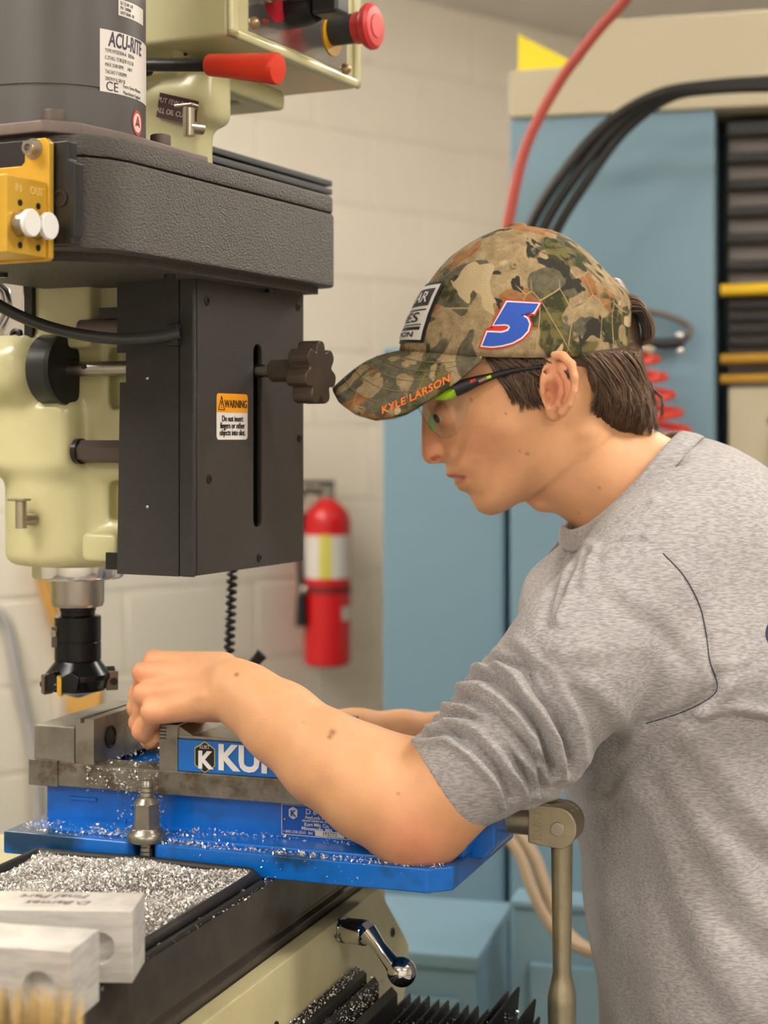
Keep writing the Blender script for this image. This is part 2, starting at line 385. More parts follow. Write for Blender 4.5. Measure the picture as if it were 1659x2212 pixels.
# broom and grey conduit at the left
BRM = mat('broom_wood', (206, 158, 84), .5, var=.08, vscale=20)
base = at(190, 1520, 3.95)
r = thing('broom', (base.x, base.y, base.z-.03), 'pale wooden tool hung on the block wall behind the cutter', 'broom')
MB().tube([at(78, 1205, 3.86), at(120, 1340, 3.9), at(188, 1505, 3.95)], .017, 10, local=False).build('handle', BRM, r)
q = at(188, 1505, 3.95); MB().box(q.x-.045, q.x+.036, q.y-.02, q.y+.03, q.z-.038, q.z+.018, bevel=.005).build('head_block', BRM, r)
tag(MB().tube(smooth_path([at(-30, 1300, 3.83), at(12, 1345, 3.85), at(30, 1420, 3.86), at(45, 1500, 3.87), at(62, 1570, 3.88), at(80, 1700, 3.88), at(85, 1900, 3.88)]), .0135, 10, local=False).build('grey_conduit', mat('grey_conduit', (168, 166, 166), .5)),
    'light grey cable hanging against the block wall', 'cable')
# ================================================================ SDF tools (numpy)
def grid(lo, hi, h):
    ax = [np.arange(lo[i], hi[i]+h, h, dtype=np.float32) for i in range(3)]
    return ax
def sminf(a, b, k):
    hh = np.clip(.5+.5*(b-a)/k, 0, 1); return b*(1-hh)+a*hh-k*hh*(1-hh)
def surf_nets(D, ax):
    """naive surface nets: D[x,y,z] -> verts, quads"""
    nx, ny, nz = D.shape; S = D < 0
    c = np.zeros((nx-1, ny-1, nz-1), np.int8)
    for i in (0, 1):
        for j in (0, 1):
            for k in (0, 1): c += S[i:nx-1+i, j:ny-1+j, k:nz-1+k]
    act = (c > 0) & (c < 8); idx = np.argwhere(act); n = len(idx)
    vid = np.full(act.shape, -1, np.int32); vid[act] = np.arange(n)
    acc = np.zeros((n, 3)); cnt = np.zeros(n)
    cor = [(i, j, k) for i in (0, 1) for j in (0, 1) for k in (0, 1)]
    val = {q: D[idx[:, 0]+q[0], idx[:, 1]+q[1], idx[:, 2]+q[2]].astype(np.float64) for q in cor}
    for q in cor:
        for a in range(3):
            if q[a] == 0:
                p = list(q); p[a] = 1; p = tuple(p); d0 = val[q]; d1 = val[p]; m = (d0 < 0) != (d1 < 0)
                t = np.where(m, d0/np.where(m, d0-d1, 1), 0)
                e = np.array(q, float)[None].repeat(n, 0); e[:, a] += t
                acc[m] += e[m]; cnt[m] += 1
    P = idx+acc/np.maximum(cnt, 1)[:, None]
    h = [a[1]-a[0] for a in ax]
    V = np.stack([ax[i][0]+P[:, i]*h[i] for i in range(3)], 1)
    Q = []
    for a in range(3):
        b, c_ = (a+1) % 3, (a+2) % 3
        sl0 = [slice(None)]*3; sl1 = [slice(None)]*3; sl0[a] = slice(0, -1); sl1[a] = slice(1, None)
        s0 = S[tuple(sl0)]; s1 = S[tuple(sl1)]; cr = np.argwhere(s0 != s1)
        cr = cr[(cr[:, b] > 0) & (cr[:, c_] > 0) & (cr[:, b] < D.shape[b]-1) & (cr[:, c_] < D.shape[c_]-1)]
        if not len(cr): continue
        inside0 = S[cr[:, 0], cr[:, 1], cr[:, 2]]
        def g(db, dc):
            q = cr.copy(); q[:, b] -= db; q[:, c_] -= dc; return vid[q[:, 0], q[:, 1], q[:, 2]]
        q4 = np.stack([g(1, 1), g(0, 1), g(0, 0), g(1, 0)], 1)
        q4[~inside0] = q4[~inside0][:, ::-1]
        Q.append(q4)
    return V, np.concatenate(Q)
class SDF:
    def __init__(s, lo, hi, h):
        s.ax = grid(lo, hi, h); s.h = h; s.D = np.full([len(a) for a in s.ax], 1.0, np.float32)
    def sub(s, lo, hi):
        sl = []
        for a, l, u in zip(s.ax, lo, hi):
            i0 = max(int(np.floor((l-a[0])/s.h)), 0); i1 = min(int(np.ceil((u-a[0])/s.h))+1, len(a)); sl.append(slice(i0, max(i1, i0)))
        X = s.ax[0][sl[0]][:, None, None]; Y = s.ax[1][sl[1]][None, :, None]; Z = s.ax[2][sl[2]][None, None, :]
        return tuple(sl), X, Y, Z
    def add(s, sl, d, k):
        s.D[sl] = sminf(s.D[sl], d, k) if k > 0 else np.minimum(s.D[sl], d)
    def cut(s, sl, d, k):
        s.D[sl] = -sminf(-s.D[sl], d, k) if k > 0 else np.maximum(s.D[sl], -d)
    def cone(s, a, b, ra, rb, k=.01, sub=False, ys=1.):
        """sphere-swept cone; ys squashes along world Y"""
        a = np.array(a, float); b = np.array(b, float); m = max(ra, rb)*max(1., 1/ys)+k+.012
        sl, X, Y, Z = s.sub(np.minimum(a, b)-m, np.maximum(a, b)+m)
        ba = b-a; L2 = max(ba.dot(ba), 1e-9)
        t = np.clip(((X-a[0])*ba[0]+(Y-a[1])*ba[1]+(Z-a[2])*ba[2])/L2, 0, 1)
        dx = X-a[0]-t*ba[0]; dy = (Y-a[1]-t*ba[1])*ys; dz = Z-a[2]-t*ba[2]
        d = np.sqrt(dx*dx+dy*dy+dz*dz)-(ra+(rb-ra)*t)
        (s.cut if sub else s.add)(sl, d.astype(np.float32), k); return s
    def chain(s, pts, radii, k=.01, ys=1.):
        for i in range(len(pts)-1): s.cone(pts[i], pts[i+1], radii[i], radii[i+1], k if i == 0 else k, ys=ys)
        return s
    def ell(s, c, r, k=.01, sub=False, R=None):
        c = np.array(c, float); r = np.array(r, float); m = r.max()+k+.012
        sl, X, Y, Z = s.sub(c-m, c+m); x, y, z = X-c[0], Y-c[1], Z-c[2]
        if R is not None:
            R = np.array(R); x, y, z = (R[0][0]*x+R[0][1]*y+R[0][2]*z, R[1][0]*x+R[1][1]*y+R[1][2]*z, R[2][0]*x+R[2][1]*y+R[2][2]*z)
        k0 = np.sqrt((x/r[0])**2+(y/r[1])**2+(z/r[2])**2); k1 = np.sqrt((x/r[0]**2)**2+(y/r[1]**2)**2+(z/r[2]**2)**2)
        d = k0*(k0-1)/np.maximum(k1, 1e-6)
        (s.cut if sub else s.add)(sl, d.astype(np.float32), k); return s
    def box(s, lo, hi, rnd=.005, k=.005, sub=False):
        lo = np.array(lo, float); hi = np.array(hi, float); c = (lo+hi)/2; hh = (hi-lo)/2-rnd; m = rnd+k+.01
        sl, X, Y, Z = s.sub(lo-m, hi+m)
        qx, qy, qz = np.abs(X-c[0])-hh[0], np.abs(Y-c[1])-hh[1], np.abs(Z-c[2])-hh[2]
        d = np.sqrt(np.maximum(qx, 0)**2+np.maximum(qy, 0)**2+np.maximum(qz, 0)**2)+np.minimum(np.maximum(np.maximum(qx, qy), qz), 0)-rnd
        (s.cut if sub else s.add)(sl, d.astype(np.float32), k); return s
    def cylz(s, c, r, z0, z1, rnd=.003, k=.005, sub=False, axis=2):
        c = list(c); m = rnd+k+.01; o = [i for i in range(3) if i != axis]
        lo = [0]*3; hi = [0]*3; lo[axis], hi[axis] = z0-m, z1+m
        for i, q in zip(o, c): lo[i], hi[i] = q-r-m, q+r+m
        sl, X, Y, Z = s.sub(lo, hi); W = [X, Y, Z]
        rad = np.sqrt((W[o[0]]-c[0])**2+(W[o[1]]-c[1])**2)
        q1 = rad-(r-rnd); q2 = np.abs(W[axis]-(z0+z1)/2)-((z1-z0)/2-rnd)
        d = np.sqrt(np.maximum(q1, 0)**2+np.maximum(q2, 0)**2)+np.minimum(np.maximum(q1, q2), 0)-rnd
        (s.cut if sub else s.add)(sl, d.astype(np.float32), k); return s
    def mesh(s): return surf_nets(s.D, s.ax)
def fmap(fr, V):
    o = np.array(fr(0, 0, 0)); ux = np.array(fr(1, 0, 0))-o; vx = np.array(fr(0, 1, 0))-o; zx = np.array(fr(0, 0, 1))-o
    return o+V[:, :1]*ux+V[:, 1:2]*vx+V[:, 2:3]*zx
def smooth_np(V, Q, it=2, lam=.5):
    n = len(V); E = np.concatenate([Q[:, [i, (i+1) % 4]] for i in range(4)]); E = np.concatenate([E, E[:, ::-1]])
    deg = np.bincount(E[:, 0], minlength=n).astype(float); V = V.copy()
    for _ in range(it):
        A = np.stack([np.bincount(E[:, 0], weights=V[E[:, 1], i], minlength=n) for i in range(3)], 1)/np.maximum(deg, 1)[:, None]
        V += lam*(A-V)
    return V

# ================================================================ milling machine
mill = thing('milling_machine', TF(-.1, .1, 0), 'cream vertical milling machine with black guards and motor', 'milling machine')
# base, column, knee, ram (mostly outside the picture)
MB(TF).box(-.85, .35, -.28, .42, 0, .10, bevel=.02).build('base', CREAM, mill)
MB(TF).box(-.85, -.36, -.16, .30, .09, 1.42, bevel=.03).build('column', CREAM, mill)
MB(TF).box(-.40, .24, -.13, .25, .42, .80, bevel=.015).build('knee', CREAM, mill)
MB(HF).box(-.62, -.10, -.07, .07, 1.46, 1.62, bevel=.02).build('ram', CREAM, mill)
MB(TF).cyl((-.6, .07, 1.40), (-.6, .07, 1.47), .17, n=48).build('turret', CREAM, mill)
MB(TF).cyl((.0, .06, .08), (.0, .06, .46), .035, n=24).build('knee_screw', STEEL, mill)
# ---- head casting
s = SDF((-.16, -.125, 1.31), (.16, .125, 1.80), .003)
s.cylz((0, 0), .068, 1.327, 1.43, .012, .0)
s.cylz((0, 0), .052, 1.40, 1.62, .004, .02)
s.box((-.14, -.092, 1.478), (.012, .07, 1.545), .03, .010)
s.box((-.14, -.072, 1.412), (.041, .066, 1.484), .014, .012)
s.box((-.004, -.064, 1.53), (.060, .07, 1.62), .004, .008)
s.box((-.14, -.055, 1.53), (.02, .08, 1.62), .004, .008)
s.box((.02, -.046, 1.345), (.105, .06, 1.60), .004, .006)
s.box((.058, -.075, 1.335), (.098, .06, 1.362), .004, .01)
# window slots in the front of the casting
s.box((.068, -.09, 1.475), (.092, -.03, 1.53), .002, .002, sub=True)
s.box((.068, -.09, 1.372), (.092, -.03, 1.408), .002, .002, sub=True)
V, Q = s.mesh(); V = smooth_np(V, Q, 2)
cast = link('head_casting', np_mesh('head_casting', fmap(HF, V), Q), mat('cream_casting', (202, 198, 152), .3, var=.05, vscale=12, bump=.0006, bscale=40, coat=.3, rgb2=(70, 58, 50), mix=(.74, .745), mscale=34, mdetail=3), mill, 60)
# upper head casting behind motor, carrying the control box
s = SDF((-.10, -.12, 1.66), (.20, .20, 1.83), .003)
s.box((-.08, -.018, 1.67), (.150, .010, 1.775), .010, .0)
s.box((-.08, -.01, 1.67), (.085, .07, 1.775), .010, .01)
s.box((-.06, -.018, 1.735), (.162, .022, 1.79), .010, .014)
s.box((-.06, -.010, 1.772), (.152, .138, 1.7925), .004, .006)
s.box((-.06, -.03, 1.78), (.13, .10, 1.82), .004, .008)
s.cylz((.125, .075), .008, 1.76, 1.785, .001, .0, sub=True)
V, Q = s.mesh(); V = smooth_np(V, Q, 2)
link('upper_casting', np_mesh('upper_casting', fmap(HF, V), Q), CREAM, mill, 60)
# ---- belt housing (dark wrinkle paint)
poly = [(.03, -.285), (.165, -.285), (.188, -.281), (.206, -.270), (.217, -.253), (.222, -.232), (.222, .105), (.216, .117), (.205, .122), (.0, .122), (-.02, .115), (-.02, -.2)]
g = MB(HF); g.prism(poly, 'z', 1.592, 1.662, bevel=.003); hou = g.build('belt_housing', CAST, mill)
g = MB(HF); pl2 = [(u_*1.0 if u_ < .1 else u_-.0012, v_) for u_, v_ in poly]
g.prism(pl2, 'z', 1.6625, 1.680, bevel=.004); g.build('housing_lid', CAST, mill)
g = MB(HF); g.prism([(.02, -.27), (.16, -.27), (.2, -.235), (.208, -.2), (.208, .1), (.0, .1)], 'z', 1.585, 1.594); g.build('housing_underside', CAST, mill)
for u_, v_ in ((.19, -.13), (.196, .03), (.07, -.2)):
    MB(HF).cyl((u_, v_, 1.5815), (u_, v_, 1.5875), .005, n=12).build('screw', DARKST, hou)
# ---- quill drive cover
cov = MB(HF); cov.box(.108, .172, -.0905, .1, 1.3285, 1.589, bevel=.0015)
cov.bm.free(); cov = MB(HF)
# side wall with a notch for the shaft, front plate with a long slot
pl = [(.1088, 1.3275), (.1735, 1.3275), (.1735, 1.590), (.1088, 1.590), (.1088, 1.5225), (.1182, 1.5225), (.1182, 1.4965), (.1118, 1.4965)]
cov.prism(pl, 'y', -.0905, -.0875, bevel=.0006); side = cov.build('guard_side', BLACKP, mill)
MB(HF).box(.109, .186, .1, .104, 1.3285, 1.589, bevel=.001).build('guard_side', BLACKP, mill)
MB(HF).box(.109, .186, -.088, .104, 1.3285, 1.3315).build('guard_end', BLACKP, mill); MB(HF).box(.109, .186, -.088, .104, 1.587, 1.590).build('guard_end', BLACKP, mill)
MB(HF).box(.1738, .1895, -.0912, -.0855, 1.3275, 1.5900, bevel=.0022, seg=3).build('guard_corner', BLACKP, mill)
# front plate: frame pieces around the slot, built as one plate with a real hole
def slot_plate(fr, u0, u1, v0, v1, z0, z1, sv, sw, sz0, sz1):
    b = bmesh.new(); out = [(v0, z0), (v1, z0), (v1, z1), (v0, z1)]
    n = 10; inn = []
    for k in range(n+1):
        a = math.pi+math.pi*k/n; inn.append((sv+sw*math.cos(a), sz0+sw*math.sin(a)))
    for k in range(n+1):
        a = math.pi*k/n; inn.append((sv+sw*math.cos(a), sz1+sw*math.sin(a)))
    for uu in (u0, u1):
        o = [b.verts.new((uu, p[0], p[1])) for p in out]; i = [b.verts.new((uu, p[0], p[1])) for p in inn]
        m = len(i); h_ = m//2
        eo = [b.edges.new((o[k], o[(k+1) % 4])) for k in range(4)]; ei = [b.edges.new((i[k], i[(k+1) % m])) for k in range(m)]
        bmesh.ops.triangle_fill(b, use_beauty=True, edges=eo+ei)
        if uu == u0: O0, I0 = o, i
        else:
            for k in range(4): b.faces.new((O0[k], O0[(k+1) % 4], o[(k+1) % 4], o[k]))
            for k in range(m): b.faces.new((I0[k], i[k], i[(k+1) % m], I0[(k+1) % m]))
    bmesh.ops.recalc_face_normals(b, faces=list(b.faces))
    ed = [e for e in b.edges if len(e.link_faces) == 2 and e.calc_face_angle(0) > .6]
    bmesh.ops.bevel(b, geom=ed, offset=.0009, segments=2, profile=.5, affect='EDGES')
    for v in b.verts: v.co = fr(*v.co)
    q = MB(); q._merge(b); return q
fp = slot_plate(HF, .186, .190, -.0862, .1042, 1.3285, 1.590, .0165, .0075, 1.3730, 1.5260).build('guard_front', mat('black_front_plate', (54, 51, 52), .42, bump=.0004, bscale=500), mill)
MB(HF).box(.12, .17, -.01, .05, 1.335, 1.58).build('drive_carriage', BLACKP, mill)
for v_, z_ in ((-.071, 1.567), (.0925, 1.573), (-.0672, 1.4116), (.0192, 1.3372), (.0965, 1.447)):
    q = MB(HF); q.lathe((.1895, v_, z_), (.2, v_, z_), [(0, .0042), (.0012, .0042), (.0016, .0036), (.0016, .0018), (.0004, .0017)], 16); q.build('socket_screw', DARKST, fp)
for z_ in (1.4998, 1.3873):
    MB(HF).ball((.1412, -.0905, z_), .0016, (1, .6, 1), 10, 6).build('rivet', STEEL, side)
# clamping star knob
kn = MB(HF); kn.cyl((.188, .0165, 1.509), (.206, .0165, 1.509), .0062, n=20); kn.build('knob_stud', STEEL, mill)
MB(HF).lathe((.2055, .0165, 1.509), (1, .0165, 1.509), [(0, .0098), (.001, .0106), (.026, .0106), (.03, .0112)], 28).build('knob_sleeve', mat('brown_steel', (86, 78, 72), .42, .5, var=.15, vscale=60), mill)
star = []
for k in range(96):
    a = 2*math.pi*k/96; rr = .0262+.0042*math.cos(7*a)-.0012*math.cos(14*a); star.append((.0165+rr*math.sin(a), 1.506+rr*math.cos(a)))
MB(HF).prism(star, 'x', .235, .2565, bevel=.0018).build('star_knob', mat('bronze_knob', (92, 80, 72), .4, .6, var=.2, vscale=50), mill)
# warning label
lab = MB(HF)
def rrect(v0, v1, z0, z1, r_, n=5):
    P = []
    for cv, cz, a0 in ((v1-r_, z1-r_, 0), (v0+r_, z1-r_, 90), (v0+r_, z0+r_, 180), (v1-r_, z0+r_, 270)):
        for k in range(n+1): a = math.radians(a0+90*k/n); P.append((cv+r_*math.cos(a), cz+r_*math.sin(a)))
    return P
fd = lambda p: HF(*p)
lab.prism(rrect(-.0555, -.0025, 1.4460, 1.4870, .0035), 'x', .1901, .1904); lb = lab.build('warning_label', LABELW, mill)
top = [p for p in rrect(-.0555, -.0025, 1.4460, 1.4870, .0035) if p[1] > 1.4700]+[(-.0555, 1.4702), (-.0025, 1.4702)]
cen = (-.029, 1.478); top.sort(key=lambda p: math.atan2(p[1]-cen[1], p[0]-cen[0]))
MB(HF).prism(top, 'x', .19035, .1906).build('warning_band', WARNO, lb)
vx = HF(0, 1, 0)-HF(0, 0, 0); zx = Vector((0, 0, 1)); ux = HF(1, 0, 0)-HF(0, 0, 0)
text('warning_text', 'WARNING', .0100, HF(.1908, -.0235, 1.4775), vx, zx, INK, lb, sx=.80)
text('warning_text', '!', .009, HF(.1908, -.048, 1.4768), vx, zx, INK, lb)
tr = MB(HF)
for a, b_ in (((-.0530, 1.4725), (-.0480, 1.4845)), ((-.0480, 1.4845), (-.0430, 1.4725)), ((-.0430, 1.4725), (-.0530, 1.4725))):
    tr.tube([(.1908, a[0], a[1]), (.1908, b_[0], b_[1])], .0004, 6)
tr.build('warning_triangle', INK, lb)
for i, ln in enumerate(('Do not insert', 'fingers or other', 'objects into slot.')):
    text('warning_text', ln, .0078, HF(.1907, -.029, 1.4645-.0062*i), vx, zx, INK, lb, sx=.84)
# cable clip and hose on the guard side
MB(HF).box(.166, .177, -.099, -.090, 1.527, 1.546, bevel=.001).build('cable_clip', BLACK, mill)
MB(HF).cyl((.170, -.101, 1.537), (.170, -.098, 1.537), .0045, n=16).build('clip_screw', BLACK, mill)
MB().tube(smooth_path([at(-60, 620, 1.40), at(-10, 655, 1.415), at(60, 690, 1.425), at(150, 718, 1.43), at(250, 732, 1.435), at(330, 730, 1.437), at(388, 720, 1.437)]), .0052, 12, local=False).build('coolant_hose', mat('grey_black_hose', (52, 52, 54), .35), mill)
# shafts between casting and guard
MB(HF).cyl((.030, -.06, 1.5105), (.036, -.06, 1.5105), .0335, n=48, bevel=.001).build('dial_disc', mat('disc_black', (22, 23, 28), .5), mill)
MB(HF).cyl((.010, -.06, 1.5105), (.031, -.06, 1.5105), .0325, n=48).build('dial_rim', mat('rim_dark', (58, 58, 58), .4, .4), mill)
sh = MB(HF).cyl((.034, -.06, 1.5105), (.12, -.06, 1.5105), .0068, n=24).build('feed_shaft', STEEL, mill)
MB(HF).cyl((.056, -.068, 1.5125), (.056, -.0655, 1.5122), .0024, n=14).build('set_screw', BLACK, mill)
MB(HF).cyl((.044, -.06, 1.4352), (.049, -.06, 1.4352), .0118, n=32).build('hex_collar', DARKST, mill)
MB(HF).cyl((.046, -.06, 1.4352), (.115, -.06, 1.4352), .0105, n=6).build('hex_shaft', mat('brown_hex', (92, 82, 78), .45, .4), mill)
MB(HF).cyl((.05, -.062, 1.547), (.115, -.062, 1.547), .0085, n=20).build('feed_shaft', BROWN, mill)
MB(HF).box(.075, .112, -.07, -.05, 1.555, 1.565).build('guard_bracket', DARKST, mill); MB(HF).box(.088, .112, -.078, -.03, 1.33, 1.345).build('guard_bracket', DARKST, mill)
# chrome cover plate with lever on the left
MB(HF).box(-.09, -.0085, -.0705, -.064, 1.535, 1.607, bevel=.003).build('chrome_plate', CHROME, mill)
MB(HF).lathe((-.017, -.070, 1.5425), (-.017, -.09, 1.5425), [(0, .0065), (.003, .0065), (.004, .005), (.004, .003), (.001, .003)], 18).build('socket_screw', BLACK, mill)
MB().tube([HF(-.052, -.072, 1.60), HF(-.040, -.082, 1.585), HF(-.038, -.085, 1.565), HF(-.047, -.08, 1.545)], [.004, .0055, .0055, .005], 10, local=False).build('chrome_lever', CHROME, mill)
MB(HF).box(-.009, -.001, -.0690, -.062, 1.540, 1.61).build('gasket', BLACK, mill)
# oil cups
def oil_cup(fr, c, parent, sc=1., d=(1, 0)):
    q = MB(fr); x, y, z_ = c
    q.cyl((x+.006*sc, y+.012*sc, z_-.006*sc), (x, y, z_-.006*sc), .0055*sc, n=16); q.cyl((x, y, z_-.014*sc), (x, y, z_+.011*sc), .0052*sc, n=18, bevel=.0006)
    q.box(x-.0115*sc, x+.007*sc, y-.006*sc, y+.006*sc, z_+.011*sc, z_+.0135*sc, bevel=.0008); return q.build('oil_cup', mat('nickel_cup', (178, 168, 150), .3, .8, var=.1, vscale=60), parent)
oil_cup(HF, (-.003, -.082, 1.3785), mill, 1.0)
oil_cup(HF, (.1475, -.034, 1.7345), mill, 1.05)
pl_ = MB(HF); pl_.prism([(.1065, 1.7425), (.1455, 1.7315), (.1495, 1.7535), (.1105, 1.7645)], 'y', -.0250, -.0175); mp_ = pl_.build('oil_plate', MAROON, mill)
ud = HF(1, 0, 0)-HF(0, 0, 0)
text('plate_text', 'PUT FEW DROPS', .0068, HF(.1295, -.0254, 1.7525), ud*1+Vector((0, 0, -.27)), zx, SILVERT, mp_, sx=.85)
text('plate_text', 'ALL OIL CUPS D', .0068, HF(.1270, -.0254, 1.7435), ud*1+Vector((0, 0, -.27)), zx, SILVERT, mp_, sx=.85)
# ---- spindle, quill and cutter
zsp = lambda py: H+(HYP-py)/FPX*1.6
MB(HF).lathe((0, 0, zsp(1218)), (0, 0, 0), [(0, .043), (.0005, .0438), (.011, .0438), (.0132, .042), (.0132, .02)], 64).build('quill_nose_ring', CHROME, mill)
MB(HF).lathe((0, 0, zsp(1250)), (0, 0, 0), [(0, .0252), (.022, .0252), (.026, .0238), (.027, .02), (.027, .0)], 48).build('spindle_nose', STEEL, mill)
ctl = thing('face_mill', HF(0, 0, 1.205), 'black face milling cutter mounted in the spindle', 'cutter')
BO = mat('black_oxide', (38, 39, 42), .24, .75, var=.1, vscale=40)
MB(HF).lathe((0, 0, zsp(1308)), (0, 0, 0), [(0, .0172), (.0048, .0172), (.0052, .0165), (.0088, .0165), (.0092, .021), (.0102, .0222), (.033, .0222), (.0334, .0218), (.0342, .0218), (.0346, .0222), (.0515, .0222), (.0517, .0214)], 56).build('holder', BO, ctl)
body = MB(HF).lathe((0, 0, zsp(1425)), (0, 0, 0), [(0, .0214), (.002, .0225), (.0125, .0308), (.0135, .0312), (.0175, .0312), (.0185, .030), (.0285, .0262), (.030, .020), (.033, .012), (.036, .004), (.0362, 0)], 56).build('cutter_body', BO, ctl)
for k, a in enumerate((-68, 150, 42, 260)):
    a = math.radians(a); c_, s_ = math.cos(a), math.sin(a)
    K = lambda x, y, z_: HF(x*c_-y*s_, x*s_+y*c_, z_)
    q = MB(K); q.prism([(-.006, -.0105), (.008, -.0085), (.010, .0035), (.003, .009), (-.009, .004)], 'x', .022, .0355); 
    z0 = zsp(1462)
    for v in q.bm.verts: v.co.z += z0
    q.build('tooth', BO, ctl, bevel=.001)
    q = MB(K); q.prism([(-.0105, -.012), (-.006, -.0135), (-.006, .004), (-.0105, .006)], 'x', .026, .0375)
    for v in q.bm.verts: v.co.z += z0
    q.build('insert', mat('carbide_insert', (120, 108, 96), .35, .6) if k != 0 else GOLD, ctl, bevel=.0008)
    q = MB(K); q.cyl((.033, -.0112, z0-.004), (.033, -.0132, z0-.004), .0035, n=12); q.build('insert_screw', DARKST, ctl)
q = MB(HF); q.box(-.0155, -.0085, -.0212, -.0195, zsp(1395), zsp(1350), bevel=.001); q.build('key_slot', mat('key_steel', (96, 90, 84), .35, .7), ctl)
MB(HF).cyl((-.012, -.0200, zsp(1365)), (-.012, -.0225, zsp(1365)), .0034, n=14).build('set_screw', STEEL, ctl)
# ---- motor
mc = (.1285, -.205); zb = 1.686
MB(HF).prism([(.0, -.29), (.182, -.292), (.2, -.27), (.2075, -.22), (.206, -.095), (.198, -.085), (.0, -.085)], 'z', 1.679, 1.6885, bevel=.0015).build('motor_plate', BROWN, mill)
mt = MB(HF).lathe((mc[0], mc[1], zb), (mc[0], mc[1], 3), [(0, .0735), (.0335, .0735), (.034, .0725), (.0355, .0725), (.036, .0735), (.25, .0735), (.256, .068)], 72).build('motor', MOTOR, mill)
for u_, v_ in ((.178, -.272), (.193, -.148)):
    MB(HF).cyl((u_, v_, 1.688), (u_, v_, 1.699), .0085, n=20, bevel=.0012).build('motor_bolt', mat('rusty_bolt', (98, 86, 82), .5, .4), mill)
def wrap_patch(name, a0, a1, z0, z1, m_, rr=.0737, parent=None, n=16):
    b = MB(); prev = None
    for k in range(n+1):
        a = math.radians(a0+(a1-a0)*k/n); p = HF(mc[0]+rr*math.cos(a), mc[1]+rr*math.sin(a), 0)
        v0 = b.bm.verts.new((p.x, p.y, z0)); v1 = b.bm.verts.new((p.x, p.y, z1))
        if prev: b._f((prev[0], v0, v1, prev[1]))
        prev = (v0, v1)
    return b.build(name, m_, parent, 180)
def wrap_text(name, body, size, adeg, z_, m_, parent, rr=.0739, align='LEFT', **k):
    me = text_mesh(body, size, align=align, **k)
    bm_ = bmesh.new(); bm_.from_mesh(me)
    for v in bm_.verts:
        a = math.radians(adeg)+v.co.x/rr; p = HF(mc[0]+(rr+v.co.z*.3)*math.cos(a), mc[1]+(rr+v.co.z*.3)*math.sin(a), z_+v.co.y); v.co = p
    bm_.to_mesh(me); bm_.free(); return link(name, me, m_, parent, 180)
A0 = -25
np_ = wrap_patch('name_plate', A0, A0+62, 1.719, 1.768, LABELW, parent=mt)
wrap_text('plate_lettering', 'ACU-RITE', .0165, A0+6, 1.7605, INKP, np_, bold=.0003, shear=.15, sx=.60)
for i, ln in enumerate(('TYPE MT5D2H4-A   SER.No', 'C.STALL TORQUE 11.5 LB', 'MAX 3100 RPM      140 V', 'TACHO 7 V/KRPM', '2003919 K.SRV SI')):
    wrap_text('plate_lettering', ln, .0042, A0+3.5, 1.7515-.0055*i, INKG, np_, sx=.68)
wrap_text('plate_lettering', 'CE', .0105, A0+4, 1.7235, INKP, np_)
wrap_text('plate_lettering', 'Ferro Servo Motors', .0042, A0+18, 1.7262, INKG, np_, sx=.75); wrap_text('plate_lettering', 'Manchester England', .0042, A0+18, 1.7212, INKG, np_, sx=.75)
s2 = wrap_patch('serial_label', A0+14, A0+44, 1.7815, 1.7945, LABELW, parent=mt)
for i, ln in enumerate(('SO 32-08  U.8', 'PN  240880', 'SN7718600  4H')): wrap_text('plate_lettering', ln, .0038, A0+15.5, 1.7915-.0038*i, INKG, s2, sx=.72)
q = MB()
def ring_on_motor(ac, zc, r0, r1, m_, name):
    b = MB(); n = 28; R0 = []; R1 = []
    for k in range(n):
        t = 2*math.pi*k/n
        for rr_, L in ((r0, R0), (r1, R1)):
            a = math.radians(ac)+rr_*math.cos(t)/.0739; p = HF(mc[0]+.0739*math.cos(a), mc[1]+.0739*math.sin(a), zc+rr_*math.sin(t)*1.15); L.append(b.bm.verts.new(p))
    for k in range(n): b._f((R0[k], R0[(k+1) % n], R1[(k+1) % n], R1[k]))
    return b.build(name, m_, mt, 180)
ring_on_motor(A0+34, 1.7005, .0001, .0068, LABELW, 'round_sticker'); ring_on_motor(A0+34, 1.7005, .0066, .0088, mat('sticker_red', (196, 70, 66), .4), 'sticker_ring')
wrap_text('sticker_mark', 'A', .011, A0+31, 1.7012, mat('sticker_red2', (186, 60, 60), .4), mt, rr=.0742, bold=.0004); wrap_text('sticker_mark', '-', .016, A0+31, 1.7005, INK, mt, rr=.0742)
MB(HF).box(.035, .075, -.30, -.26, 1.765, 1.86, bevel=.006).build('terminal_box', BLACK, mill)
# ---- gold air valve block and its bracket
MB(HF).box(.0, .1905, -.3005, -.2825, 1.6025, 1.672, bevel=.001).build('valve_bracket', BLACK, mill)
MB(HF).prism([(.185, 1.592), (.2145, 1.592), (.2145, 1.596), (.2175, 1.5985), (.2175, 1.6525), (.2115, 1.655), (.2115, 1.669), (.185, 1.669)], 'y', -.2985, -.2875, bevel=.0008).build('black_clamp', mat('gloss_black', (40, 41, 44), .25), mill)
MB(HF).lathe((.2045, -.2975, 1.6265), (.2045, -.4, 1.6265), [(0, .0064), (.0022, .0064), (.0024, .0046), (.0004, .0044), (.0004, 0)], 20).build('clamp_bore', mat('gloss_black', (40, 41, 44), .25), mill)
gp = MB(HF); gp.prism([(.05, 1.5795), (.1975, 1.5795), (.200, 1.582), (.200, 1.6675), (.1965, 1.671), (.1815, 1.671), (.1775, 1.667), (.1775, 1.6545), (.1745, 1.6515), (.05, 1.6515)], 'y', -.3065, -.3005, bevel=.0007); gpo = gp.build('gold_plate', GOLD, mill)
gb = MB(HF); gb.box(.05, .1976, -.3525, -.3060, 1.5815, 1.6380, bevel=.0012); gbo = gb.build('gold_valve_block', GOLD, mill)
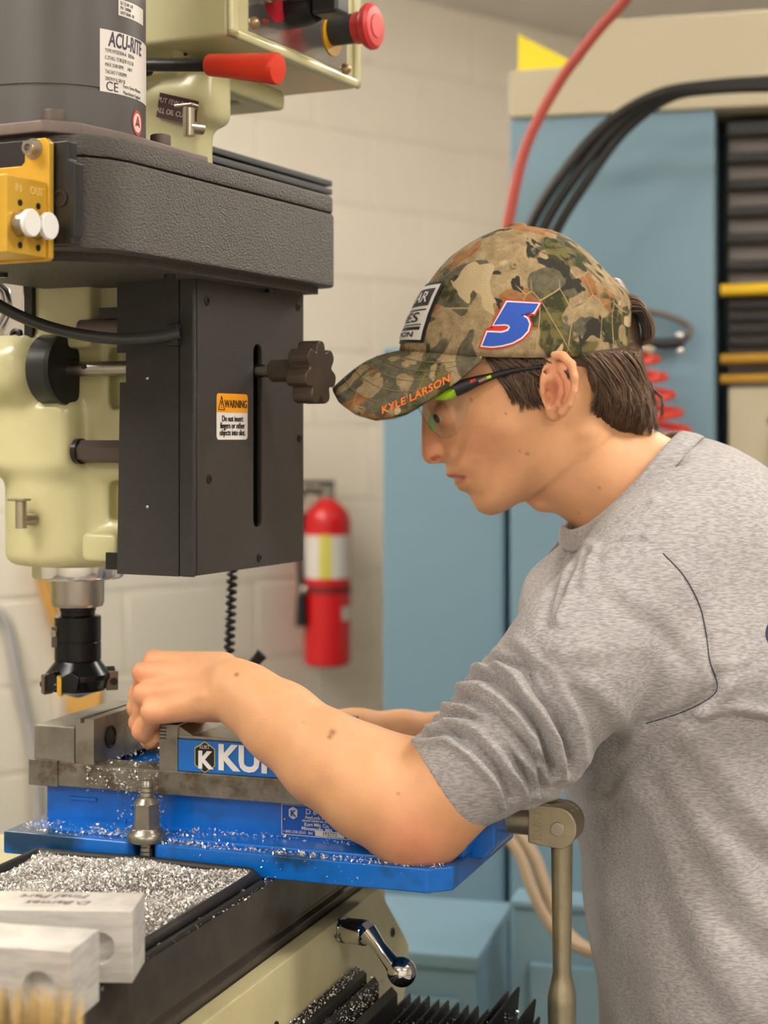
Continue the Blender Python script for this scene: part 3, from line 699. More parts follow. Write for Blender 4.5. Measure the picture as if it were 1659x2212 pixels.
for v_, t in ((-.3385, 'IN'), (-.3175, 'OUT')):
    text('valve_text', t, .0085, HF(.1979, v_-.001, 1.6292), vx, zx, mat('engraving', (238, 214, 140), .4, .3), gbo, sx=.85)
    for dz in (.0158, -.0150): MB(HF).cyl((.197, v_+.001, 1.6030+dz), (.1982, v_+.001, 1.6030+dz), .0024, n=14).build('block_screw', DARKST, gbo)
    MB(HF).lathe((.197, v_, 1.6035), (.5, v_, 1.6035), [(0, .0106), (.0005, .0106), (.0006, .0098), (.0095, .0096), (.0097, .0098)], 28).build('button_collar', STEEL, gbo)
    MB(HF).lathe((.2065, v_, 1.6035), (.5, v_, 1.6035), [(0, .0101), (.0028, .0101), (.0036, .0094), (.0036, 0)], 28).build('push_button', WHITEP, gbo)
MB(HF).lathe((.186, -.3065, 1.6635), (.186, -.5, 1.6635), [(0, .0078), (.0015, .0078), (.0015, .0054), (.0075, .0054), (.008, .0049), (.008, .0028), (.004, .0026), (.004, 0)], 24).build('cap_screw', STEEL, gpo)
# ---- control box with switches
EB = MB(HF); EB.box(.055, .200, -.052, .2, 1.801, 2.0, bevel=.005, seg=3); ebo = EB.build('control_box', CREAM, mill)
MB(HF).box(.198, .2045, -.0525, -.0385, 1.801, 2.0, bevel=.003, seg=3).box(.198, .2045, -.0525, .2005, 1.801, 1.810, bevel=.003, seg=3).box(.198, .2045, .1885, .2005, 1.801, 2.0, bevel=.003, seg=3).build('box_rim', CREAM, ebo)
pan = MB(HF); pan.box(.1995, .2010, -.0185, .174, 1.8135, 1.99); po = pan.build('switch_panel', mat('polished_panel', (206, 204, 204), .16, .9, var=.05, vscale=30), ebo)
for v_, z_ in ((-.009, 1.822), (.170, 1.8155)): MB(HF).ball((.201, v_, z_), .006, (1, 1, 1), 16, 8).build('panel_screw', mat('brass_screw', (168, 146, 116), .35, .8), po)
MB(HF).lathe((.2005, .008, 1.862), (1, .008, 1.862), [(0, .018), (.006, .018), (.007, .0165), (.012, .0165), (.013, .0175), (.02, .0175), (.021, .014), (.026, .014)], 32).build('lock_bushing', STEEL, po)
MB(HF).cyl((.226, .008, 1.864), (.262, .008, 1.864), .0185, n=10, bevel=.002).build('selector_knob', BLACK, po)
MB(HF).lathe((.2005, .062, 1.852), (1, .062, 1.852), [(0, .0195), (.018, .019), (.024, .0165), (.026, .0165)], 32).build('selector_base', BLACK, po)
MB(HF).box(.226, .254, .050, .0775, 1.840, 1.875, bevel=.004, seg=3).build('selector_knob', mat('grey_black', (46, 47, 50), .35), po)
MB(HF).lathe((.2015, .142, 1.8435), (1, .142, 1.8435), [(0, .0205), (.0006, .0205), (.0006, .0)], 32).build('stop_ring', YEL, po)
MB(HF).cyl((.2015, .142, 1.8475), (.229, .142, 1.8475), .0145, n=28).build('stop_base', mat('stop_black', (44, 44, 46), .5), po)
MB(HF).lathe((.228, .142, 1.8475), (1, .142, 1.8475), [(0, .0155), (.010, .0158), (.011, .0205), (.0145, .0225), (.018, .0222), (.0212, .019), (.0216, .0115), (.0224, .011), (.0224, 0)], 40).build('stop_button', REDB, po)
text('panel_text', 'STOP', .007, HF(.2014, .165, 1.880), vx, zx, REDB, po, sx=.8); text('panel_text', 'OFF', .006, HF(.2014, .012, 1.828), vx, zx, REDB, po)
q = MB(HF); q.lathe((.2012, .03, 1.852), (1, .03, 1.852), [(0, .021), (.0004, .021), (.0004, 0)], 32); q.build('dial_ring', mat('dial_red', (168, 30, 46), .4), po)
# red lever
MB(HF).lathe((.06, -.06, 1.7878), (.1845, -.06, 1.7756), [(0, .0060), (.13, .0060)], 16).build('lever_rod', BLACK, mill)
MB(HF).lathe((.1845, -.06, 1.7756), (.2569, -.06, 1.7650), [(0, .0088), (.002, .0098), (.03, .0112), (.063, .0134), (.065, .0137), (.070, .0137), (.0715, .0128), (.072, .008), (.072, 0)], 32).build('lever_grip', REDG, mill)
MB(HF).tube(smooth_path([(.06, -.03, 1.775), (.09, -.03, 1.782), (.118, -.02, 1.790), (.13, -.01, 1.806)]), .0042, 8).build('box_cable', BLACK, mill)
# finned heat sink behind the housing
for i in range(5): MB(HF).box(.07, .1, .03, .335, 1.690+i*.0092, 1.6965+i*.0092, bevel=.001).build('cooling_fin', mat('fin_grey', (70, 74, 78), .5), mill)
MB(HF).box(.0, .075, .03, .335, 1.688, 1.733).build('heat_sink', DARKST, mill)
# coiled cord and black rod behind the cover
cp = []
c0 = at(503, 1200, 1.78)
for i in range(17*12+1):
    t = i/12.; a = 2*math.pi*t; cp.append(c0+Vector((.0042*math.cos(a)-.0003*t, .0042*math.sin(a), -.0078*t)))
MB().tube(cp, .0022, 6, local=False).build('coiled_cord', BLACK, mill)
MB().tube([at(430, 1560, 1.80), at(545, 1435, 1.80), at(566, 1412, 1.80)], [.004, .006, .007], 10, local=False).build('black_rod', BLACK, mill)
# ---- table
zt = 1.074
tb = MB(TF); tb.prism([(.022, zt), (.253, zt), (.2535, zt-.0455), (.248, zt-.048), (.248, zt-.0515), (.2535, zt-.054), (.2535, zt-.068), (.23, zt-.072), (.05, zt-.072), (.022, zt-.06)], 'y', -.75, .30, bevel=.001)
tb.build('table', TABLEM, mill)
# saddle with crank and way covers
MB(TF).prism([(-.35, .80), (.24, .80), (.24, 1.003), (-.35, 1.003)], 'y', -.12, .21, bevel=.003).build('saddle', CREAM, mill)
sd = MB(TF).prism([(-.45, 1.0135), (.10, 1.0135), (.189, .936), (.189, .905), (.165, .875), (-.2, .84), (-.45, .84)], 'x', .2545, .272, bevel=.002).build('saddle_apron', mat('cream_apron', (206, 198, 156), .35, var=.08, vscale=15, rgb2=(90, 80, 66), mix=(.70, .72), mscale=50), mill)
for v_, z_ in ((.137, .961), (-.155, .966), (-.21, .948)): MB(TF).lathe((.2722, v_, z_), (.28, v_, z_), [(0, .0046), (.0012, .0046), (.0014, .0030), (.0002, .0028), (.0002, 0)], 16).build('apron_screw', DARKST, sd)
ck = thing('x', (0, 0, 0), 'x', 'x'); bpy.data.objects.remove(ck)
pA, pB = at(738, 2008, 1.505), at(812, 2018, 1.475)
MB().lathe(pA, pB, [(0, .011), (.004, .0115), (.0045, .0095), (.0085, .0095), (.009, .0112), (.03, .0115), (.032, .0100)], 24, local=False).build('crank_hub', CHROME, mill)
MB().tube([at(795, 2012, 1.475), at(820, 2045, 1.468), at(845, 2078, 1.46), at(862, 2097, 1.456), at(878, 2106, 1.453)], [.0085, .006, .0072, .0112, .0095], 14, local=False).ball(at(868, 2099, 1.456), .0132, local=False).build('crank_handle', CHROME, mill)
# ================================================================ vise
ZT = 1.074
vise = thing('machine_vise', TF(.2, 0, ZT), 'blue and steel machine vise bolted to the mill table', 'vise')
SW = .076
# base: upright body plus bolting ledge
bb = MB(TF); bb.prism([(.004, ZT+.008), (.40, ZT+.008), (.418, 1.12), (.418, 1.1345), (.004, 1.1345)], 'y', -.066, .066, bevel=.004); bb.build('base_body', BLUE, vise)
lg = MB(TF); lg.prism([(-.012, -.112), (.112, -.112), (.117, -.107), (.117, -.094), (.121, -.090), (.133, -.090), (.137, -.094), (.137, -.107), (.142, -.112), (.388, -.112), (.4065, -.096), (.4065, .096), (.388, .112), (.142, .112), (.137, .107), (.137, .094), (.133, .09), (.121, .09), (.117, .094), (.117, .107), (.112, .112), (-.012, .112)], 'z', ZT, ZT+.0205, bevel=.002)
ledge = lg.build('base_ledge', mat('vise_blue_worn', (4, 104, 202), .3, rgb2=(14, 58, 92), mix=(.47, .6), mscale=11, var=.05, vscale=60, coat=.2), vise)
MB(TF).box(.03, .36, -.098, .098, ZT+.0195, ZT+.0245, bevel=.002).build('base_step', BLUE, vise)
MB(TF).prism([(.405, 1.088), (.418, 1.088), (.428, 1.10), (.428, 1.128), (.415, 1.14), (.405, 1.14)], 'y', -.045, .045, bevel=.003).build('nose_block', BLUE, vise)
MB(TF).box(.03, .058, -.0685, -.066, 1.116, 1.1195, bevel=.001).build('cast_mark', BLUE, vise)
# steel bed rails
MB(TF).box(-.0045, .40, -.078, -.046, 1.1305, 1.1515, bevel=.0008).build('bed_rail', RUSTY, vise)
MB(TF).box(-.0045, .40, .046, .078, 1.1305, 1.1515, bevel=.0008).build('bed_rail', RUSTY, vise)
MB(TF).box(-.0045, .40, -.047, .047, 1.128, 1.140).build('bed_floor', BLUE, vise)
MB(TF).box(-.006, .0245, -.0792, .0792, 1.1295, 1.1535, bevel=.001).build('rail_cap', RUSTY, vise)
# fixed jaw
MB(TF).box(-.0025, .0402, -SW, SW, 1.150, 1.1845, bevel=.002).build('fixed_jaw', mat('jaw_iron', (136, 132, 124), .42, .6, var=.12, vscale=35, rgb2=(104, 96, 86), mix=(.5, .75), mscale=20), vise)
def jaw_plate(u0, u1, name):
    q = MB(TF); q.prism([(u0, 1.1495), (u1, 1.1495), (u1, 1.1925), (u0, 1.1925)], 'y', -SW, SW, bevel=.0005); return q.build(name, GROUND, vise)
j1 = MB(TF).prism([(.0412, 1.1495), (.0600, 1.1495), (.0600, 1.1925), (.0505, 1.1925), (.0505, 1.1885), (.0465, 1.1885), (.0465, 1.1925), (.0412, 1.1925)], 'y', -SW, SW).build('jaw_plate', GROUND, vise)
for v_ in (-.045, .045): MB(TF).lathe((.0598, v_, 1.172), (.07, v_, 1.172), [(0, .0105), (.0012, .0105), (.0014, .0090), (.0003, .0086), (.0003, 0)], 28).build('jaw_screw', DARKST, j1)
j2 = jaw_plate(.1259, .1440, 'jaw_plate')
for i in range(4): MB(TF).box(.1263, .1330, -SW-.0003, -SW+.0002, 1.1795+i*.0030, 1.1805+i*.0030).build('jaw_mark', DARKST, j2)
# movable jaw: blue side with steel cap
MB(TF).box(.1440, .262, -SW+.0005, SW-.0005, 1.1515, 1.1802, bevel=.0012).build('movable_jaw', mat('vise_blue_smooth', (6, 108, 206), .28, coat=.3, var=.03, vscale=40), vise)
MB(TF).box(.1440, .260, -SW+.001, SW-.001, 1.1805, 1.1835, bevel=.0008).build('jaw_cap', GROUND, vise)
MB(TF).prism([(.144, 1.1835), (.158, 1.1835), (.144, 1.1915)], 'y', -SW+.002, SW-.002).build('jaw_wedge', GROUND, vise)
MB(TF).box(.1440, .268, -SW+.002, SW-.002, 1.1500, 1.1535).build('jaw_slide', DARKST, vise)
ut = TF(1, 0, 0)-TF(0, 0, 0); vt = TF(0, 1, 0)-TF(0, 0, 0); zx = Vector((0, 0, 1))
mj = [c for c in vise.children if c.name.startswith('movable_jaw')][0]
def hexa(cu, cz, w, h_):
    return [(cu-w, cz-h_*.55), (cu, cz-h_), (cu+w, cz-h_*.55), (cu+w, cz+h_*.55), (cu, cz+h_), (cu-w, cz+h_*.55)]
yf = -SW+.0004
MB(TF).prism(hexa(.1707, 1.1657, .0099, .0139), 'y', yf-.0004, yf).build('badge_border', mat('badge_yellow', (206, 190, 70), .4), mj)
MB(TF).prism(hexa(.1707, 1.1657, .0091, .0130), 'y', yf-.0007, yf).build('badge', INK, mj)
text('badge_text', 'KURT', .0048, TF(.1707, yf-.0009, 1.1745), ut, zx, SILVERT, mj, sx=.8); text('badge_text', 'K', .0205, TF(.1708, yf-.0009, 1.1625), ut, zx, WHITEP, mj, bold=.0009)
text('side_lettering', 'KURT', .0308, TF(.2218, yf-.0006, 1.1655), ut, zx, WHITEP, mj, bold=.0011, sx=.98)
# name plate on the base side
yb = -.0662
npl = MB(TF); npl.box(.2405, .3045, yb-.0006, yb+.0005, 1.1015, 1.1275); npo = npl.build('name_plate', mat('plate_blue', (22, 84, 178), .28, .3, var=.12, vscale=60), vise)
MB(TF).box(.2405, .3045, yb-.0008, yb, 1.1011, 1.1017).box(.2405, .3045, yb-.0008, yb, 1.1272, 1.1277).box(.2402, .2408, yb-.0008, yb, 1.1012, 1.1277).box(.3042, .3048, yb-.0008, yb, 1.1012, 1.1277).build('plate_border', SILVERT, npo)
MB(TF).prism(hexa(.2512, 1.1205, .0040, .0056), 'y', yb-.0008, yb).build('plate_badge', SILVERT, npo); text('plate_text', 'K', .0075, TF(.2512, yb-.0010, 1.1200), ut, zx, mat('plate_blue', (22, 84, 178)), npo, bold=.0003)
for i, (t, sz, dz) in enumerate((('D 6 8 8', .0068, 0), ('AngLock Vise', .0040, .0048), ('USA PAT. PATENT NO. 417 120', .0020, .0078), ('Kurt Mfg. Co.', .0042, .0110), ('Minneapolis, MN', .0042, .0146))):
    text('plate_text', t, sz, TF(.2735, yb-.0009, 1.1225-dz), ut, zx, SILVERT, npo, bold=.00008)
text('plate_text', '1-800-328-2565  SN', .0034, TF(.2555, yb-.0009, 1.1040), ut, zx, SILVERT, npo)
MB(TF).box(.2720, .2990, yb-.0009, yb, 1.1022, 1.1068).build('serial_field', SILVERT, npo); text('plate_text', '192772', .0046, TF(.2855, yb-.0011, 1.1045), ut, zx, INKG, npo)
for u_ in (.2435, .3010): MB(TF).ball((u_, yb-.0005, 1.1145), .0014, (1, 1, 1), 10, 6).build('rivet', STEEL, npo)
# hold-down stud and nut at the notch
nutb = thing('hold_down_nut', TF(.127, -.102, ZT+.02), 'steel stud with hex flange nut holding the vise ledge', 'nut')
NUTM = mat('nut_steel', (146, 142, 132), .32, .8, var=.2, vscale=80)
MB(TF).lathe((.127, -.102, ZT-.02), (.127, -.102, 2), [(0, .0058)]+[(.002*i+(.001 if i % 2 else 0), .0058 if i % 2 else .0064) for i in range(1, 46)]+[(.0935, .0045)], 20).build('stud', NUTM, nutb)
MB(TF).lathe((.127, -.102, ZT+.0205), (.127, -.102, 2), [(0, .0165), (.003, .0172), (.006, .0168), (.008, .0150), (.0105, .0128), (.012, .0122)], 32).build('flange', NUTM, nutb)
MB(TF).cyl((.127, -.102, ZT+.032), (.127, -.102, ZT+.0535), .0128, .0118, n=6).build('hex', NUTM, nutb, bevel=.0008)
MB(TF).lathe((.127, -.102, ZT+.0535), (.127, -.102, 2), [(0, .0112), (.003, .0085), (.0045, .0072)], 24).build('nut_top', NUTM, nutb)
# lead screw and folding handle
HND = mat('handle_nickel', (172, 164, 142), .3, .75, var=.1, vscale=50)
hd = thing('vise_handle', TF(.47, 0, .93), 'nickel plated folding crank handle hanging from the vise screw', 'handle')
MB(TF).lathe((.39, 0, 1.118), (1, 0, 1.118), [(0, .017), (.036, .017), (.036, .012), (.05, .012)], 28).build('screw_collar', BLACK, vise)
MB(TF).lathe((.425, 0, 1.1175), (1, 0, 1.1175), [(0, .0135), (.001, .0155), (.022, .0155), (.024, .0162), (.032, .0162), (.0345, .015), (.0345, 0)], 32).build('handle_socket', HND, hd)
fk = []
for k in range(13):
    a = math.radians(-90+180*k/12); fk.append((.4750+.0168*math.cos(a), 1.1135+.0182*math.sin(a)))
yk = [(.4485, 1.0985)]+fk+[(.4485, 1.1335)]
for y0, y1 in ((-.0165, -.0085), (.0085, .0165)): MB(TF).prism(yk, 'y', y0, y1, bevel=.0018).build('yoke_cheek', HND, hd)
MB(TF).cyl((.4750, -.0178, 1.1125), (.4750, .0178, 1.1125), .0062, n=24, bevel=.0008).build('yoke_pin', STEEL, hd)
yc = [c for c in hd.children if c.name.startswith('yoke_cheek')][0]
text('yoke_text', 'KURT', .0105, TF(.4575, -.0167, 1.1140), zx, -ut, HND, yc, depth=.0006, bold=.0002)
MB(TF).lathe((.4750, 0, 1.130), (.4750, 0, 0), [(0, .008), (.002, .0125), (.02, .0135), (.03, .0098), (.145, .0082), (.155, .0105), (.165, .0128), (.172, .0128), (.3, .0110)], 10).build('handle_arm', HND, hd)
MB(TF).cyl((.4750, -.0085, 1.1135), (.4750, .0085, 1.1135), .0168, n=32).build('handle_eye', HND, hd)
# ================================================================ chip tray
TR = thing('chip_mat', TF(.13, -.3, ZT), 'black rubber mat on the mill table filled with aluminium chips', 'mat')
MB(TF).box(.028, .246, -.62, -.118, ZT, ZT+.003).build('mat_sheet', RUBBER, TR)
rm = [(.030, -.122), (.130, -.1165), (.236, -.1215), (.2425, -.130), (.243, -.25), (.243, -.62), (.030, -.62), (.030, -.122)]
rim = MB(); P = [TF(u_, v_, ZT+.006) for u_, v_ in rm]
rim.tube(P, .0048, 10, local=False).build('mat_rim', RUBBER, TR)
rm2 = [(.2515, -.135), (.2515, -.62)]
MB().tube([TF(u_, v_, ZT+.0025) for u_, v_ in rm2], .0028, 8, local=False).build('outer_lip', RUBBER, TR)
# chips: tiny curled flakes, uncountable
def chip_soup(name, pts, smin, smax, parent=None):
    n = len(pts); V = np.zeros((n, 4, 3)); 
    th = np.random.rand(n)*2*np.pi; ph = (np.random.rand(n)-.5)*2.2; ps = np.random.rand(n)*6.28
    a = np.stack([np.cos(th)*np.cos(ph), np.sin(th)*np.cos(ph), np.sin(ph)], 1)
    r_ = np.random.randn(n, 3); b = np.cross(a, r_); b /= np.linalg.norm(b, axis=1)[:, None]; c = np.cross(a, b)
    L = (smin+(smax-smin)*np.random.rand(n)**2.2)[:, None]; w = L*(.25+.35*np.random.rand(n)[:, None])
    P = np.asarray(pts)
    V[:, 0] = P-a*L*.5-b*w*.5; V[:, 1] = P-a*L*.1+b*w*.5+c*w*.3; V[:, 2] = P+a*L*.5+b*w*.2+c*w*.6; V[:, 3] = P+a*L*.15-b*w*.6
    me = np_mesh(name, V.reshape(-1, 3), np.arange(n*4).reshape(n, 4))
    o = link(name, me, CHIP, parent, 0); return o
def tfp(U, Vv, Z): return fmap(TF, np.stack([U, Vv, Z], 1))
n = 60000; U = .033+np.random.rand(n)*.205; W_ = -.125-np.random.rand(n)**1.15*.36
hump = .004+.010*np.sin(np.clip((U-.03)/.21, 0, 1)*np.pi)*np.clip((-.12-W_)/.05, 0, 1)+.004*np.sin(U*60)*np.sin(W_*45)
Z = ZT+.003+hump*(0.35+.75*np.random.rand(n)**.6)
bed = []
nu, nv = 40, 60
gv = np.array([[.032+.208*i/(nu-1), -.122-.40*j/(nv-1)] for j in range(nv) for i in range(nu)])
hz = .003+(.004+.010*np.sin(np.clip((gv[:, 0]-.03)/.21, 0, 1)*np.pi)*np.clip((-.12-gv[:, 1])/.05, 0, 1)+.004*np.sin(gv[:, 0]*60)*np.sin(gv[:, 1]*45))*.75
gf = [[j*nu+i, j*nu+i+1, (j+1)*nu+i+1, (j+1)*nu+i] for j in range(nv-1) for i in range(nu-1)]
bedo = link('chip_bed', np_mesh('chip_bed', tfp(gv[:, 0], gv[:, 1], ZT+hz), gf), mat('chip_bed', (120, 118, 116), .4, .6, var=.4, vscale=500), None, 180)
ch = chip_soup('chip_pile', tfp(U, W_, Z), .0008, .0040)
tag(ch, 'pile of fine bright aluminium chips lying on the black mat', 'chips', kind='stuff')
bedo.parent = ch; tag(bedo, kind='stuff')
# loose chips on vise, ledge, table edge
L = []
def scat(n, u0, u1, v0, v1, z, dz=.0015, pw=1.):
    U = u0+(u1-u0)*np.random.rand(n); W2 = v0+(v1-v0)*np.random.rand(n)**pw; L.append(tfp(U, W2, z+dz*np.random.rand(n)))
scat(420, .0, .11, -.110, -.070, ZT+.0215, .003); scat(520, .06, .20, -.110, -.07, ZT+.0215, .004); scat(700, .13, .40, -.1115, -.097, ZT+.021, .002); scat(200, .15, .38, -.08, -.068, ZT+.0255, .002)
scat(220, .06, .126, -.076, .03, 1.1518, .001); scat(260, .244, .256, -.42, -.11, ZT+.001, .002); scat(150, .07, .14, -.105, -.095, ZT+.022, .006)
U = np.clip(.085+.022*np.random.randn(300), .055, .125); Zc = 1.150-np.random.rand(300)**1.5*.022; L.append(tfp(U, np.full(300, -.0785), Zc))
U = .078+.05*np.random.rand(140); Zc = 1.10+np.random.rand(140)*.03; L.append(tfp(U, np.full(140, -.0665), Zc))
scat(120, .112, .142, -.118, -.086, ZT+.029, .005)
U = .12+.26*np.random.rand(60); L.append(tfp(U, np.full(60, -.1125), ZT+.002+.018*np.random.rand(60)))
lc = chip_soup('loose_chips', np.concatenate(L), .0007, .0042); tag(lc, 'scattered bright chips clinging to the vise and table', 'chips', kind='stuff')
# ================================================================ aluminium blocks
def block(name, near_r, far_r, length, zb, zh, label, hole_u):
    n0 = Vector(TF(*near_r, 0)); f0 = Vector(TF(*far_r, 0)); dv = f0-n0; dep = dv.length; vd = dv.normalized(); udir = Vector((vd.y, -vd.x, 0))
    o = n0; K = lambda a, b, z_: o+udir*a+vd*b+Vector((0, 0, z_))
    r = thing(name, K(-length/2, dep/2, zb), label, 'block', 'machined aluminium blocks')
    # body with a real round hole through its near side
    b = bmesh.new(); hr = .0105; n = 32; hc = (hole_u, zb+zh*.5-.001)
    out = [(-length, zb), (0, zb), (0, zb+zh), (-length, zb+zh)]
    prev = None
    for bb_ in (0, dep):
        ov = [b.verts.new((p[0], bb_, p[1])) for p in out]; iv = [b.verts.new((hc[0]+hr*math.cos(2*math.pi*k/n), bb_, hc[1]+hr*math.sin(2*math.pi*k/n))) for k in range(n)]
        ed = [b.edges.new((ov[k], ov[(k+1) % 4])) for k in range(4)]+[b.edges.new((iv[k], iv[(k+1) % n])) for k in range(n)]
        bmesh.ops.triangle_fill(b, use_beauty=True, edges=ed)
        if prev:
            for k in range(4): b.faces.new((prev[0][k], prev[0][(k+1) % 4], ov[(k+1) % 4], ov[k]))
            for k in range(n): b.faces.new((prev[1][k], iv[k], iv[(k+1) % n], prev[1][(k+1) % n]))
        prev = (ov, iv)
    bmesh.ops.recalc_face_normals(b, faces=list(b.faces))
    ed = [e for e in b.edges if len(e.link_faces) == 2 and e.calc_face_angle(0) > .6]
    bmesh.ops.bevel(b, geom=ed, offset=.0006, segments=2, profile=.5, affect='EDGES')
    for v in b.verts: v.co = K(*v.co)
    q = MB(); q._merge(b); q.build('body', ALU, r)
    q = MB(K); q.cyl((hc[0], dep*.30, hc[1]), (hc[0], dep*.34, hc[1]), hr+.0002, n=32); q.build('hole_floor', ALU, r)
    return r, K, udir, vd, dep
r1, K1, u1, v1, d1 = block('aluminium_block', (.277, -.4107), (.2637, -.3673), .17, 1.0815, .0485, 'squared aluminium block with handwriting on its top face', -.0225)
z1 = 1.0815+.0485
MK = mat('marker_ink', (84, 54, 60), .6)
text('handwriting', 'D.Barnes', .0115, K1(-.054, d1*.40, z1+.0001), -u1, -v1, MK, r1, shear=.3, depth=.0001, sx=1.05)
text('handwriting', 'Final Part', .0115, K1(-.060, d1*.74, z1+.0001), -u1, -v1, MK, r1, shear=.25, depth=.0001, sx=1.1)
r2, K2, u2, v2, d2 = block('aluminium_block', (.2825, -.5015), (.2763, -.4544), .17, 1.0835, .0465, 'plain aluminium block partly behind the brush bristles', -.0215)
# ================================================================ chip brush (only its bristles reach the picture)
br = thing('chip_brush', TF(.21, -.60, ZT), 'natural bristle chip brush standing by the plain aluminium block', 'brush')
c0 = at(75, 2240, .985)
BRI = bpy.data.materials.new('bristle'); BRI.use_nodes = True; bv = BRI.node_tree.nodes.new('ShaderNodeVertexColor'); bv.layer_name = 'tint'; BRI.node_tree.links.new(bv.outputs[0], BRI.node_tree.nodes['Principled BSDF'].inputs['Base Color']); BRI.node_tree.nodes['Principled BSDF'].inputs['Roughness'].default_value = .6
n = 1300; cl = np.random.randint(0, 34, n); ccx = (np.random.rand(34)-.5)*.052; cch = np.random.rand(34)*.008; ctl_ = np.random.randn(34)*.0022
bx_ = ccx[cl]+np.random.randn(n)*.0012; by_ = (np.random.rand(n)-.5)*.013
base = np.stack([c0.x+bx_*.92, c0.y+by_, np.full(n, c0.z-.028)], 1)
tip = base+np.stack([bx_*.10+ctl_[cl]+np.random.randn(n)*.0007, by_*.4+np.random.randn(n)*.001, .050+cch[cl]+.005*np.random.rand(n)-.06*np.abs(bx_)**1.5], 1)
w_ = .00026; side_ = np.stack([np.full(n, w_), np.zeros(n), np.zeros(n)], 1); s3 = np.stack([np.zeros(n), np.full(n, w_), np.zeros(n)], 1)
Vb = np.stack([base-side_, base+side_, base+s3, tip], 1).reshape(-1, 3); i4 = np.arange(n)[:, None]*4
Fb = np.concatenate([i4+np.array([[0, 1, 3]]), i4+np.array([[1, 2, 3]]), i4+np.array([[2, 0, 3]])])
bme = np_mesh('bristles', Vb, Fb); bcl = (np.random.choice([.45, .7, 1., 1.3], 34)[cl]*(.8+.4*np.random.rand(n))).repeat(4)
bca = bme.color_attributes.new('tint', 'FLOAT_COLOR', 'POINT'); bca.data.foreach_set('color', np.concatenate([bcl[:, None]*np.array(lin((176, 146, 88))[:3])[None], np.ones((n*4, 1))], 1).astype(np.float32).ravel())
bo = link('bristles', bme, BRI, br, 0); tag(bo, kind='stuff')
MB().box(c0.x-.028, c0.x+.028, c0.y-.009, c0.y+.009, c0.z-.06, c0.z-.024, bevel=.002).build('ferrule', STEEL, br)
MB().tube([(c0.x, c0.y, c0.z-.05), (c0.x-.005, c0.y, c0.z-.10), (c0.x-.01, c0.y+.02, c0.z-.18)], [.011, .008, .011], 12, local=False).build('brush_handle', BRM, br)
# ================================================================ bellows way cover
wc = thing('way_cover', TF(.36, -.1, .80), 'black pleated rubber way cover in front of the saddle', 'way cover')
for i in range(9):
    u0 = .278+i*.0105
    q = MB(TF); q.prism([(u0, .83), (u0+.0105, .9015+.003*random.random()), (u0+.0118, .901), (u0+.0135, .83)], 'y', -.22, .142-.002*i); q.build('pleat', RUBBER, wc, bevel=.0005)
for i, (u0, zz, lean) in enumerate(((.372, .9185, .018), (.383, .9255, .019), (.397, .917, .022), (.403, .902, .021), (.412, .884, .022))):
    q = MB(TF); q.prism([(u0, .82), (u0+lean, zz), (u0+lean+.002, zz-.001), (u0+.012, .82)], 'y', -.2, .132-.004*i); q.build('pleat', RUBBER, wc, bevel=.0005)
for k, (ua, ub, zz, ve) in enumerate(((.2725, .2845, .961, .030), (.2845, .291, .948, .045), (.291, .299, .930, .075))):
    MB(TF).prism([(ua, .83), (ub, .83), (ub, zz-.006), (ua+.002, zz)], 'y', -.36, ve, bevel=.0008).build('cover_flap', RUBBER, wc)
MB(TF).box(.26, .44, -.22, .14, .80, .835).build('cover_sheet', RUBBER, wc)
L = []
scat(500, .273, .285, -.22, .028, .9605, .0015); scat(900, .285, .300, -.2, .06, .935, .014); scat(350, .29, .36, -.2, .12, .897, .008); scat(420, .385, .415, -.1, .10, .905, .012)
c2 = chip_soup('cover_chips', np.concatenate(L), .0008, .0036); tag(c2, 'bright metal chips caught in the pleats of the way cover', 'chips', kind='stuff')
# ================================================================ person
YH = 1.56; SC = YH/FPX
def hp(px, py, lat=0.): return at(px, py, YH-lat)          # lateral offset towards the camera
CAM = Vector((0, 0, H))
def poly_dist(poly, PX, PY):
    """signed distance (positive inside) of grid points to a closed polygon, pixels"""
    n = len(poly); d2 = np.full(PX.shape, 1e9); ins = np.zeros(PX.shape, bool)
    for i in range(n):
        ax_, ay = poly[i]; bx_, by_ = poly[(i+1) % n]; ex, ey = bx_-ax_, by_-ay
        t = np.clip(((PX-ax_)*ex+(PY-ay)*ey)/max(ex*ex+ey*ey, 1e-9), 0, 1)
        d2 = np.minimum(d2, (PX-ax_-t*ex)**2+(PY-ay-t*ey)**2)
        c = (ay > PY) != (by_ > PY); xi = ax_+(PY-ay)*ex/(ey if abs(ey) > 1e-9 else 1e-9); ins ^= c & (PX < xi)
    return np.where(ins, np.sqrt(d2), -np.sqrt(d2))
def cr_poly(pts, n=5):
    P = [Vector((p[0], p[1], 0)) for p in pts]; m = len(P); out = []
    for i in range(m):
        p0, p1, p2, p3 = P[i-1], P[i], P[(i+1) % m], P[(i+2) % m]
        for k in range(n):
            t = k/n; q = .5*((2*p1)+(p2-p0)*t+(2*p0-5*p1+4*p2-p3)*t*t+(3*p1-p0-3*p2+p3)*t**3); out.append((q.x, q.y))
    return out
FACE = cr_poly([(906, 800), (910, 838), (921, 872), (930, 900), (940, 935), (950, 968), (959, 996), (964, 1008), (962, 1020), (967, 1029), (979, 1034), (982, 1043), (988, 1056), (1002, 1063), (1014, 1070), (1021, 1086), (1032, 1102), (1047, 1111), (1064, 1113), (1086, 1106), (1112, 1092), (1150, 1070), (1190, 1035), (1250, 985),
                (1330, 920), (1360, 840), (1352, 760), (1334, 690), (1304, 626), (1266, 574), (1220, 528), (1140, 512), (1060, 520), (990, 550), (942, 604), (917, 672), (907, 740)])
